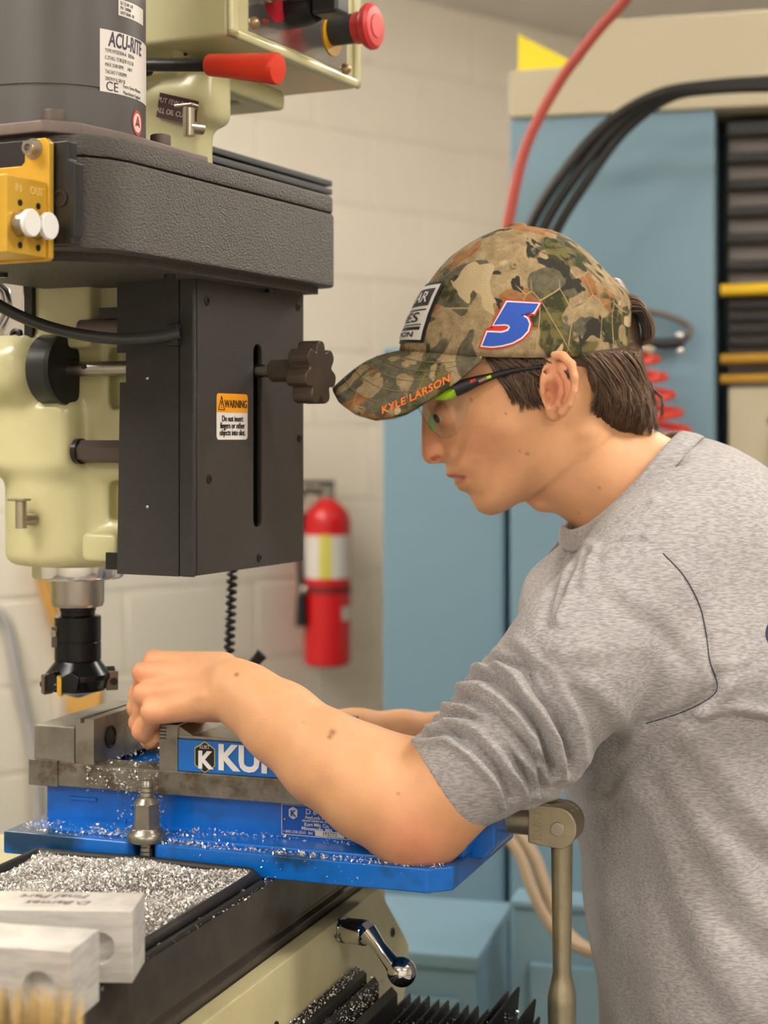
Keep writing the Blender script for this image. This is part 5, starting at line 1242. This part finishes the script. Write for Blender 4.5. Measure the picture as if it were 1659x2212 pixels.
# brim
NA, NB_ = 41, 14; bm_ = bmesh.new(); br_rows = []; uv = {}
OUT = [(0, 718, 838, 0.), (.18, 719, 846, .024), (.36, 731, 868, .046), (.52, 764, 892, .0615), (.66, 812, 905, .0690), (.78, 870, 897, .0735), (.88, 935, 860, .0765), (.95, 990, 822, .079), (1., 1037, 781, .080)]
def outer(a):
    s_ = 1 if a >= 0 else -1; a = abs(a); xs = [o[0] for o in OUT]
    lt = np.interp(a, xs, [o[3] for o in OUT]); q = hp(np.interp(a, xs, [o[1] for o in OUT]), np.interp(a, xs, [o[2] for o in OUT]), float(lt)); q.y = YH-s_*float(lt); return q
def brim(a, b):
    A = crown(a*1.27, 781.) ; O = outer(a); p = A.lerp(O, b); p.z += .0045*math.sin(math.pi*b)*(1-abs(a))+.003*math.sin(math.pi*b); return p
for j in range(NB_):
    br_rows.append([bm_.verts.new(brim(-1+2*i/(NA-1), j/(NB_-1))) for i in range(NA)])
for j in range(NB_-1):
    for i in range(NA-1): bm_.faces.new((br_rows[j][i], br_rows[j][i+1], br_rows[j+1][i+1], br_rows[j+1][i]))
bmesh.ops.recalc_face_normals(bm_, faces=list(bm_.faces))
if sum(f_.normal.z for f_ in bm_.faces) < 0: bmesh.ops.reverse_faces(bm_, faces=list(bm_.faces))
bvh_brim = BVHTree.FromBMesh(bm_); me_b = bpy.data.meshes.new('brim'); bm_.to_mesh(me_b); bm_.free()
brim_o = link('brim', me_b, CAMO, cap, 60); md = brim_o.modifiers.new('thickness', 'SOLIDIFY'); md.thickness = .0030; md.offset = -1
st = MB()
for rr_ in (.18, .34, .5, .66, .82):
    st.tube([brim(-.9+1.8*i/40, rr_)+Vector((0, 0, .0003)) for i in range(41)], .00035, 5, local=False)
so = st.build('brim_stitching', mat('tan_thread', (132, 118, 92), .8), cap); tag(so, kind='stuff')
# decals: cut from thin cloth, laid on the surface
def decal(name, me, bvh, m_, parent, off=.0005, maxlen=9.):
    """me: mesh in photo pixel coordinates (x right, y down); laid on the surface seen there"""
    b = bmesh.new(); b.from_mesh(me); bpy.data.meshes.remove(me)
    for _ in range(4):
        ed = [e for e in b.edges if e.calc_length() > maxlen]
        if not ed: break
        bmesh.ops.subdivide_edges(b, edges=ed, cuts=1); bmesh.ops.triangulate(b, faces=[f_ for f_ in b.faces if len(f_.verts) > 4])
    dead = []
    for v in b.verts:
        d = (at(v.co.x, v.co.y, 1.0)-CAM).normalized(); hit, nrm, _, dist = bvh.ray_cast(CAM, d)
        if hit is None: dead.append(v); continue
        if nrm.dot(d) > 0: nrm = -nrm
        v.co = hit+nrm*(off+max(v.co.z, 0)*0)
    bmesh.ops.delete(b, geom=dead, context='VERTS'); bmesh.ops.recalc_face_normals(b, faces=list(b.faces))
    m2 = bpy.data.meshes.new(name); b.to_mesh(m2); b.free(); return link(name, m2, m_, parent, 180)
def poly_me(P):
    b = bmesh.new(); b.faces.new([b.verts.new((p[0], p[1], 0)) for p in P]); bmesh.ops.triangulate(b, faces=list(b.faces)); m_ = bpy.data.meshes.new('p'); b.to_mesh(m_); b.free(); return m_
def off_poly(P, d):
    n = len(P); ar = sum(P[i][0]*P[(i+1) % n][1]-P[(i+1) % n][0]*P[i][1] for i in range(n)); sg = 1 if ar > 0 else -1; out = []
    for i in range(n):
        a = Vector(P[i-1]); p = Vector(P[i]); c = Vector(P[(i+1) % n]); e1 = (p-a).normalized(); e2 = (c-p).normalized()
        n1 = Vector((e1.y, -e1.x))*sg; n2_ = Vector((e2.y, -e2.x))*sg; m_ = (n1+n2_); L_ = max(m_.length, .6); m_ = m_/L_
        out.append(tuple(p+m_*(d*min(1.4, 1/max(m_.dot(n1), .5)))))
    return out
five = [(1165, 350), (1485, 365), (1432, 450), (1238, 450), (1225, 475), (1320, 488), (1365, 515), (1388, 570), (1370, 640), (1310, 705), (1220, 755), (1110, 785), (1010, 797), (910, 790), (965, 655), (1110, 660), (1172, 640), (1195, 605), (1178, 578), (1140, 570), (1030, 578)]
five = [(850+x/4.74, 580+y/4.74) for x, y in five]
crn = crown_o
decal('number_border', poly_me(off_poly(five, 7.0)), bvh_cap, mat('patch_red', (216, 44, 40), .7), cap, .0006)
decal('number_outline', poly_me(off_poly(five, 3.6)), bvh_cap, mat('patch_white', (236, 232, 230), .7), cap, .0011)
decal('number_five', poly_me(five), bvh_cap, mat('patch_blue', (38, 84, 190), .7, var=.1, vscale=900), cap, .0016)
for k in range(6):
    x, y = 1296+k*8.5, 560+k*8.0
    decal('rear_stitching', poly_me([(x, y), (x+3, y-1.5), (x+8, y+9), (x+5, y+10.5)]), bvh_cap, mat('patch_white'), cap, .0005)
# lettering on the brim
me_t = text_mesh('KYLE LARSON', 19., bold=.55, shear=.35, align='LEFT', space=1.08, depth=0., sx=1.12)
P0, P1 = Vector((822, 889)), Vector((975, 815)); dx_ = (P1-P0).normalized(); wid = max(v.co.x for v in me_t.vertices); scl = (P1-P0).length/wid
for v in me_t.vertices:
    x, y = v.co.x*scl, v.co.y*1.1; q = P0+dx_*x+Vector((dx_.y, -dx_.x))*y; v.co = (q.x, q.y-3*math.sin(x/172*3.14)*-1, 0)
decal('brim_lettering', me_t, bvh_brim, mat('thread_orange', (236, 118, 40), .7), cap, .0006, 6.)
# front patch in crown coordinates
def crown_patch(name, t0, t1, p0, p1, m_, off, n=16):
    b = MB(); g = [[b.bm.verts.new(crown(t0+(t1-t0)*i/n, p0+(p1-p0)*j/n, off)) for i in range(n+1)] for j in range(n+1)]
    for j in range(n):
        for i in range(n): b._f((g[j][i], g[j][i+1], g[j+1][i+1], g[j+1][i]))
    return b.build(name, m_, cap, 180)
crown_patch('patch_border', -.66, .66, 616, 758, mat('patch_black', (34, 34, 36), .7), .0016); crown_patch('front_patch', -.615, .615, 622, 751, mat('patch_white'), .0021) if False else crown_patch('front_patch', -.615, .615, 622, 751, mat('patch_white', (236, 232, 230)), .0021)
crown_patch('patch_band', -.56, .56, 630, 667, mat('patch_black', (34, 34, 36)), .0025); crown_patch('patch_band', -.56, .56, 674, 677, mat('patch_black', (34, 34, 36)), .0025); crown_patch('patch_band', -.56, .56, 708, 711, mat('patch_black', (34, 34, 36)), .0025); crown_patch('patch_band', -.56, .56, 715, 724, mat('patch_black', (34, 34, 36)), .0025)
def crown_text(body, size, pyc, m_, off, sx=1., bold=0.):
    me = text_mesh(body, size, bold=bold, depth=0., sx=sx)
    b = bmesh.new(); b.from_mesh(me)
    for _ in range(2):
        ed = [e for e in b.edges if e.calc_length() > .05]
        if ed: bmesh.ops.subdivide_edges(b, edges=ed, cuts=1)
    for v in b.verts: v.co = crown(v.co.x, pyc-v.co.y, off)
    b.to_mesh(me); b.free(); return link('patch_lettering', me, m_, cap, 180)
def fit_text(body, hgt, half, pyc, m_):
    me = text_mesh(body, hgt*1.35, depth=0., bold=.4); xs = [v.co.x for v in me.vertices]; w = max(xs)-min(xs); xc = (max(xs)+min(xs))/2; 
    b = bmesh.new(); b.from_mesh(me)
    for v in b.verts: v.co = crown((v.co.x-xc)/w*2*half, pyc-v.co.y, .0029)
    bmesh.ops.recalc_face_normals(b, faces=list(b.faces)); b.to_mesh(me); b.free(); link('patch_lettering', me, m_, cap, 180)
fit_text('NASCAR', 24, .50, 648.5, mat('patch_white')); fit_text('SERIES', 22, .48, 692.5, mat('patch_black')); fit_text('CHAMPION', 15, .47, 737, mat('patch_black'))
# rear strap, eyelets
P = [crown(math.pi+d, 752, -.0012) for d in np.linspace(-.40, .40, 15)]
q = MB(); pr = None
for p in P:
    a, b = q.bm.verts.new(p+Vector((0, 0, .010))), q.bm.verts.new(p+Vector((0, 0, -.008)))
    if pr: q._f((pr[0], a, b, pr[1]))
    pr = (a, b)
q = q.build('rear_strap', mat('strap_orange', (214, 110, 52), .7), cap, 180); md = q.modifiers.new('t', 'SOLIDIFY'); md.thickness = .0015
for ex_, ey_ in ((1111, 574), (973, 569)):
    d = (at(ex_, ey_, 1)-CAM).normalized(); hit, nrm, _, _ = bvh_cap.ray_cast(CAM, d)
    if hit:
        if nrm.dot(d) > 0: nrm = -nrm
        MB().lathe(hit, hit+nrm, [(0, .0034), (.0008, .0036), (.0012, .003), (.0010, .0016), (0, .0014)], 16, local=False).build('eyelet', mat('eyelet_thread', (150, 134, 100), .8), cap)
# ---------------- safety glasses
gl = thing('safety_glasses', hp(950, 900), 'clear safety glasses with lime green and black temples on the face', 'glasses')
GLS = bpy.data.materials.new('clear_lens'); GLS.use_nodes = True; nt = GLS.node_tree; nt.nodes.clear()
o_ = nt.nodes.new('ShaderNodeOutputMaterial'); mx = nt.nodes.new('ShaderNodeMixShader'); tr_ = nt.nodes.new('ShaderNodeBsdfTransparent'); gl_ = nt.nodes.new('ShaderNodeBsdfGlossy')
tr_.inputs[0].default_value = (.93, .95, .94, 1); gl_.inputs['Roughness'].default_value = .04; mx.inputs[0].default_value = .10
nt.links.new(tr_.outputs[0], mx.inputs[1]); nt.links.new(gl_.outputs[0], mx.inputs[2]); nt.links.new(mx.outputs[0], o_.inputs[0])
def lens_pt(u, v, s_):
    a = u*math.radians(78); lat = .067*math.sin(a)/math.sin(math.radians(78))
    top = 852-12*u; bot = np.interp(u, [0, .15, .3, .45, .6, .75, .9, 1], [880, 911, 934, 945, 946, 936, 908, 868])
    y = top+(bot-top)*v; x = 892+118*(1-math.cos(a))/(1-math.cos(math.radians(78)))+(y-860)*.55*(1-.55*u)
    q = hp(x, y, lat); q.y = YH-s_*lat; return q
for s_ in (1, -1):
    q = MB(); n = 18; g = [[q.bm.verts.new(lens_pt(i/n, j/10., s_)) for i in range(n+1)] for j in range(11)]
    for j in range(10):
        for i in range(n): q._f((g[j][i], g[j][i+1], g[j+1][i+1], g[j+1][i]))
    q = q.build('lens', GLS, gl, 180)
    ed = MB(); ed.tube([lens_pt(i/n, 1., s_) for i in range(n+1)], .0006, 6, local=False); ed.build('lens_edge', GLS, gl)
LIME = mat('lime_plastic', (170, 224, 30), .35)
for s_ in (1, -1):
    def e(px, py, lat): q = hp(px, py, lat); q.y = YH-s_*lat; return q
    q = MB(); q.tube([e(943, 860, .058), e(960, 853, .064), e(978, 848, .0675), e(994, 841, .069)], [.0018, .0052, .0050, .0030], 12, local=False); q.build('hinge', LIME, gl)
    q = MB(); q.tube([e(982, 842, .0715), e(1005, 833, .0725), e(1030, 823, .073), e(1065, 812, .0735), e(1110, 800, .0745), e(1165, 792, .0765)], [.0066, .0062, .0048, .0030, .0026, .0022], 10, local=False)
    tm = q.build('temple', mat('temple_black', (20, 22, 30), .4), gl)
    q = MB(); q.tube([e(1034, 824.5, .0765), e(1052, 817, .0770)], .0016, 8, local=False); q.build('temple_slot', mat('slot_skin', (150, 106, 86), .5), gl)
    q = MB(); q.tube([e(1052, 816.5, .0772), e(1061, 813, .0774)], .0014, 8, local=False); q.build('temple_accent', LIME, gl)
    q = MB(); c = e(935, 912, .010); q.ball(c, .0055, (.8, .5, 1.5), local=False); q.build('nose_pad', mat('nose_pad', (110, 180, 70), .35), gl)
me = text_mesh('3M', 9.5, bold=.5, depth=0.)
tv = Vector((1., -.36)).normalized()
b = bmesh.new(); b.from_mesh(me)
for v in b.verts: x, y = v.co.x, v.co.y; px_ = 1021+tv.x*x-tv.y*y*-1; py_ = 823+tv.y*x-tv.x*y; v.co = hp(1021+tv.x*x+tv.y*y*-.0, py_, .0782)
b.to_mesh(me); b.free(); link('temple_logo', me, mat('logo_red', (226, 40, 36), .5), gl, 180)
# ================================================================ shirt (one cloth surface)
YB = 1.57
Sg = SDF((.005, 1.318, .86), (.50, 1.83, 1.475), .0027)
T = lambda px, py, Y=YB: at(px, py, Y)
tor = [(1500, 1200, .105), (1462, 1385, .136), (1502, 1660, .1145), (1545, 1950, .116), (1580, 2330, .12)]
Sg.chain([T(a, b) for a, b, r in tor], [r for a, b, r in tor], .03, ys=.68)
bk = [(1478, 1105, .056), (1530, 1160, .0615), (1630, 1245, .064), (1690, 1400, .07)]
Sg.chain([T(a, b) for a, b, r in bk], [r for a, b, r in bk], .03, ys=.45)
Sg.cone(T(1462, 1100), T(1418, 1225, 1.452), .050, .060, .035); Sg.cone(T(1462, 1100), T(1418, 1225, 1.69), .050, .060, .035)
Sg.cone(T(1330, 1160, 1.53), T(1270, 1300, 1.52), .045, .06, .03); Sg.cone(T(1330, 1160, 1.61), T(1270, 1300, 1.62), .045, .06, .03)
Sg.cone(T(1300, 1180), T(1262, 1290), .045, .05, .03)
slv = [(1405, 1285, 1.442, .069), (1255, 1425, 1.415, .0635), (1125, 1556, 1.404, .0548), (1035, 1645, 1.402, .0492), (925, 1722, 1.403, .0460)]
Sg.chain([T(*q[:3]) for q in slv], [q[3] for q in slv], .009)
Sg.cone(T(1190, 1612, 1.40), T(1150, 1655, 1.40), .034, .030, .012)
far = [(1405, 1285, 1.70, .069), (1290, 1420, 1.735, .060), (1190, 1550, 1.74, .052), (1110, 1615, 1.735, .047)]
Sg.chain([T(*q[:3]) for q in far], [q[3] for q in far], .022)
# cuff plane cuts (in the profile plane of each arm)
def plane_cut(p0, nrm, keep_lo, keep_hi):
    sl, X, Y, Z = Sg.sub(keep_lo, keep_hi); d = (X-p0.x)*nrm[0]+(Y-p0.y)*nrm[1]+(Z-p0.z)*nrm[2]
    Sg.D[sl] = np.maximum(Sg.D[sl], d.astype(np.float32))
c0 = T(958, 1702, 1.403); plane_cut(c0, (-.83, 0, -.555), (.0, 1.33, 1.06), (.17, 1.48, 1.25))
Sg.cone(T(1010, 1662, 1.403), T(900, 1740, 1.403), .0415, .0425, .0, sub=True)
# neck opening
Sg.cone(T(1225, 950, 1.56), T(1462, 1105, 1.56), .060, .067, .004, sub=True, ys=1.02)
nk = T(1216, 1133, 1.56); sl, X, Y, Z = Sg.sub((.1, 1.3, 1.2), (.5, 1.8, 1.6))
dd = (X-nk.x)*-.617+(Z-nk.z)*.787+.26*np.abs(Y-1.56)+.013-.020*np.clip((X-nk.x)/.105, 0, 1)
dd = np.where(np.abs(Y-1.56) < .088, dd, -1.)+0*X
Sg.D[sl] = -sminf(-Sg.D[sl], -dd.astype(np.float32), .003)
V, Q = Sg.mesh(); V = smooth_np(V, Q, 3, .5)
# normals
def vnorm(V, Q):
    a, b, c, d = (V[Q[:, i]] for i in range(4)); n = np.cross(c-a, d-b); N = np.zeros_like(V)
    for i in range(4):
        for k in range(3): N[:, k] += np.bincount(Q[:, i], weights=n[:, k], minlength=len(V))
    return N/np.maximum(np.linalg.norm(N, axis=1), 1e-12)[:, None]
N = vnorm(V, Q)
if (N[:, 1]*(V[:, 1]-YB)).mean() < 0: N = -N
px = CXP+FPX*V[:, 0]/V[:, 1]; py = HYP-FPX*(V[:, 2]-H)/V[:, 1]; nearm = np.clip((1.56-V[:, 1])/.03, 0, 1)
def vn(P, sc_, seed):
    """cheap smooth value noise"""
    rng = np.random.RandomState(seed); acc = np.zeros(len(P))
    for _ in range(6):
        k = rng.randn(3)*sc_; acc += np.sin(P@k+rng.rand()*6.28)
    return acc/6
disp = np.zeros(len(V))
vd_ = V-np.array((0, 0, H)); vd_ /= np.linalg.norm(vd_, axis=1)[:, None]; face = np.clip(-1.9*(N*vd_).sum(1)+.22, 0, 1)
# sleeve folds
for arm, pts in (('n', slv), ('f', far)):
    a = np.array(T(*pts[-1][:3])); b = np.array(T(*pts[1][:3])); ax_ = (b-a)/np.linalg.norm(b-a)
    cuff = np.array(c0) if arm == 'n' else np.array(T(1120, 1605, 1.735))
    rel = V-cuff; s_ = rel@ax_; ctr = cuff+np.outer(s_, ax_); rad = V-ctr; rr = np.linalg.norm(rad, axis=1)
    up = np.array((-.6, 0, .8)); up = up-ax_*(up@ax_); up /= np.linalg.norm(up)         # front/top side of the arm
    cu = (rad@up)/np.maximum(rr, 1e-6)                                                   # +1 at the elbow crease side, -1 behind
    m = (rr < .10)*np.clip((s_+.004)/.004, 0, 1)*np.exp(-np.maximum(s_-.055, 0)**2/(2*.035**2))*(py > 1330)
    lam = .0125*(1.30-.42*cu); ph = s_/lam+.7*vn(V, 22, 3)+.25*vn(V, 60, 4)
    w = np.cos(2*np.pi*ph); ridge = np.sign(w)*np.abs(w)**.8
    ramp = np.clip((s_-.018-.012*(1-cu)*.5)/.016, 0, 1)
    disp += m*ramp*((.0012 if arm == 'n' else .004)*ridge+.0022)
    # ribbed cuff
    ang = np.arctan2(rad[:, 1], rad@np.cross(ax_, (0, 1, 0)))
    disp += (rr < .08)*(s_ < .032)*(s_ > -.01)*.00035*np.sin(ang*90)
def crease(poly, A, w, sgn=-1, both=False):
    global disp
    d = np.full(len(V), 1e9)
    for a, b in zip(poly, poly[1:]): d = np.minimum(d, seg_d(px, py, a, b))
    e = np.exp(-(d/w)**2); disp += (1 if both else nearm*face)*sgn*A*e
ARMHOLE = [(1378, 1160), (1432, 1195), (1478, 1245), (1512, 1310), (1526, 1375), (1534, 1430), (1550, 1482), (1530, 1510), (1470, 1540), (1395, 1563)]
crease(ARMHOLE, .0020, 3.6); crease(ARMHOLE[4:], .0035, 9)
SF = [[(1030, 1428), (1090, 1424), (1129, 1440), (1156, 1490), (1193, 1536), (1220, 1586), (1229, 1650)], [(990, 1470), (1051, 1463), (1097, 1495), (1129, 1527), (1170, 1577), (1184, 1632), (1193, 1665)],
      [(960, 1508), (1019, 1513), (1074, 1550), (1120, 1595), (1161, 1641), (1172, 1690)], [(940, 1560), (1001, 1540), (1051, 1563), (1092, 1604), (1129, 1655), (1150, 1700)], [(915, 1588), (982, 1582), (1037, 1618), (1083, 1668), (1102, 1720)]]
for k, pl_ in enumerate(SF):
    w_ = 9.5-.6*k; crease(pl_, .0135-.0012*k, w_)
    nxt = [(x-14, y+18) for x, y in pl_]; crease(nxt, .0075, w_*1.1, +1)
crease([(1010, 1500), (1060, 1505), (1110, 1548), (1150, 1600)], .003, 5); crease([(985, 1552), (1040, 1545), (1085, 1580), (1125, 1630)], .003, 5); crease([(960, 1572), (1015, 1592), (1060, 1640), (1090, 1690)], .0025, 5)
crease([(1440, 975), (1466, 1012), (1462, 1060), (1430, 1130), (1408, 1170)], .0008, 3); crease([(1452, 970), (1476, 1010), (1472, 1060), (1440, 1130), (1418, 1172)], .0007, 2.5)
# folds: broad ridges and hollows
for poly, A, w in (([(1225, 1180), (1200, 1260), (1175, 1345)], .004, 9), ([(1250, 1180), (1225, 1260), (1190, 1345)], .004, 8), ([(1270, 1190), (1245, 1270)], .003, 8),
                   ([(1400, 1090), (1330, 1130), (1270, 1190), (1215, 1280)], .003, 8), ([(1430, 1120), (1350, 1150), (1290, 1210)], .0026, 9), ([(1385, 1165), (1320, 1170), (1280, 1200)], .0025, 7),
                   ([(1540, 1490), (1450, 1590), (1380, 1640), (1300, 1720)], .004, 16), ([(1560, 1460), (1620, 1440), (1659, 1420)], .004, 14), ([(1500, 1560), (1580, 1545), (1659, 1560)], .005, 12),
                   ([(1420, 1700), (1480, 1830), (1570, 1970), (1659, 2060)], .006, 24), ([(1470, 1640), (1560, 1760), (1659, 1850)], .005, 22), ([(1370, 1780), (1420, 1950), (1500, 2120), (1560, 2212)], .006, 26),
                   ([(1330, 1700), (1345, 1900), (1370, 2200)], .004, 18), ([(1150, 1415), (1260, 1445), (1350, 1420)], .0022, 22), ([(1180, 1440), (1290, 1540), (1330, 1600)], .0028, 18), ([(1320, 1300), (1420, 1360), (1490, 1440)], .0018, 20),
                   ([(1100, 1400), (1180, 1470), (1225, 1560), (1235, 1640)], .004, 12), ([(1060, 1440), (1130, 1520), (1180, 1600), (1195, 1660)], .003, 9)):
    lowp = poly[0][1] > 1600; kA, kw = (1.25, 1.7) if lowp else (1.3, 1.1)
    crease(poly, A*kA, w*kw); crease([(x+w*1.9, y-w*.8) for x, y in poly], A*kA*.9, w*kw*1.2, +1)
low = np.clip((1.26-V[:, 2])/.1, 0, 1)
disp += low*.004*vn(V*np.array((1, 1, .35)), 26, 9)+.0012*vn(V, 45, 11)+.0005*vn(V, 120, 12)
V2 = V+N*disp[:, None]; V2 = smooth_np(V2, Q, 1, .35)
meS = np_mesh('shirt', V2, Q)
SH = bpy.data.materials.new('heather_grey'); SH.use_nodes = True; nt = SH.node_tree; b_ = nt.nodes['Principled BSDF']; b_.inputs['Roughness'].default_value = .9; b_.inputs['Specular IOR Level'].default_value = .1
b_.inputs['Sheen Weight'].default_value = .25
tc = nt.nodes.new('ShaderNodeTexCoord')
def sn(sc_, st, det=3):
    mp = nt.nodes.new('ShaderNodeMapping'); mp.inputs['Scale'].default_value = st; mp.inputs['Rotation'].default_value = (0, .12, 0); nt.links.new(tc.outputs['Object'], mp.inputs[0])
    n = nt.nodes.new('ShaderNodeTexNoise'); n.inputs['Scale'].default_value = sc_; n.inputs['Detail'].default_value = det; nt.links.new(mp.outputs[0], n.inputs['Vector']); return n.outputs[0]
x = nt.nodes.new('ShaderNodeMix'); x.data_type = 'RGBA'; r = nt.nodes.new('ShaderNodeMapRange'); r.inputs[1].default_value = .36; r.inputs[2].default_value = .64
nt.links.new(sn(760, (.2, .5, 1)), r.inputs[0]); nt.links.new(r.outputs[0], x.inputs[0]); x.inputs[6].default_value = lin((150, 148, 150)); x.inputs[7].default_value = lin((184, 181, 184))
nt.links.new(x.outputs[2], b_.inputs['Base Color'])
bp = nt.nodes.new('ShaderNodeBump'); bp.inputs['Distance'].default_value = .0004; nt.links.new(sn(1500, (1, 1, 1), 2), bp.inputs['Height']); nt.links.new(bp.outputs[0], b_.inputs['Normal'])
shirt = link('shirt', meS, SH, person, 180); shirt['label'] = 'heather grey long-sleeved shirt with pushed up sleeves'
bvh_sh = BVHTree.FromPolygons([tuple(v) for v in V2.tolist()], Q.tolist())
# collar band
COLL = [(1216, 1133, 1.56), (1236, 1143, 1.525), (1275, 1128, 1.500), (1330, 1082, 1.486), (1385, 1025, 1.486), (1430, 970, 1.502), (1462, 938, 1.53), (1470, 934, 1.56)]
ring = [T(*p) for p in COLL]; ring = ring+[Vector((p.x*1.0, 2*1.56-p.y, p.z)) for p in ring[-2:0:-1]]
ring = [ring[i] for i in range(len(ring))]; m_ = len(ring)
sm_ = []
for i in range(m_):
    p0, p1, p2, p3 = ring[i-1], ring[i], ring[(i+1) % m_], ring[(i+2) % m_]
    for k in range(6):
        t = k/6; sm_.append(.5*((2*p1)+(p2-p0)*t+(2*p0-5*p1+4*p2-p3)*t*t+(3*p1-p0-3*p2+p3)*t**3))
cen = sum(sm_, Vector())/len(sm_); axn = Vector((.60, 0, -.80))
q = MB(); rows = []
for j in range(7):
    row = []
    for p in sm_:
        o_ = (p-cen); o_ = (o_-axn*o_.dot(axn)).normalized(); w = j/6.
        row.append(q.bm.verts.new(p+o_*(.001+.013*w+.0012*math.sin(math.pi*w))+axn*(.0165*w)))
    rows.append(row)
n = len(sm_)
for j in range(6):
    for i in range(n): q._f((rows[j][i], rows[j][(i+1) % n], rows[j+1][(i+1) % n], rows[j+1][i]))
co = q.build('collar', SH, person, 180); md = co.modifiers.new('t', 'SOLIDIFY'); md.thickness = .0022; md.offset = 0
# armhole seam thread and the dark print at the back
SEAM = mat('seam_thread', (70, 70, 86), .8)
def seam_line(poly, r_, m2, name):
    P = []
    for a in smooth_path([Vector((p[0], p[1], 0)) for p in poly], 8):
        d = (at(a.x, a.y, 1)-CAM).normalized(); hit, nrm, _, _ = bvh_sh.ray_cast(CAM, d)
        if hit: P.append(hit)
    if len(P) > 3: MB().tube(P, r_, 6, local=False).build(name, m2, person)
seam_line(ARMHOLE[1:], .0006, SEAM, 'shirt_seam')
decal('shirt_print', poly_me([(1701+48*math.cos(k*math.pi/12), 1368+44*math.sin(k*math.pi/12)) for k in range(24)]), bvh_sh, mat('navy_print', (44, 56, 92), .8), person, .0006)
# trousers and shoes (below the picture)
JE = mat('denim', (58, 66, 84), .85, var=.1, vscale=200)
Tr = SDF((.16, 1.36, .02), (.52, 1.80, 1.02), .006)
Tr.cone((.325, 1.57, .98), (.33, 1.57, .86), .112, .118, .02, ys=.68)
for yy in (1.47, 1.67): Tr.chain([(.33, yy, .86), (.315, yy-.0, .47), (.335, yy, .075)], [.094, .066, .052], .03)
V, Q = Tr.mesh(); link('trousers', np_mesh('trousers', V, Q), JE, person, 180)
Sh = SDF((.04, 1.38, -.01), (.44, 1.76, .14), .005)
for yy in (1.47, 1.67):
    Sh.chain([(.345, yy, .055), (.25, yy, .045), (.13, yy, .032)], [.045, .042, .030], .02)
    sl, X, Y, Z = Sh.sub((-9, -9, -9), (9, 9, 9))
Sh.D = np.maximum(Sh.D, (-(Z-.002)).astype(np.float32)+0*Sh.D)
V, Q = Sh.mesh(); link('shoes', np_mesh('shoes', V, Q), mat('shoe_leather', (60, 44, 34), .6), person, 180)
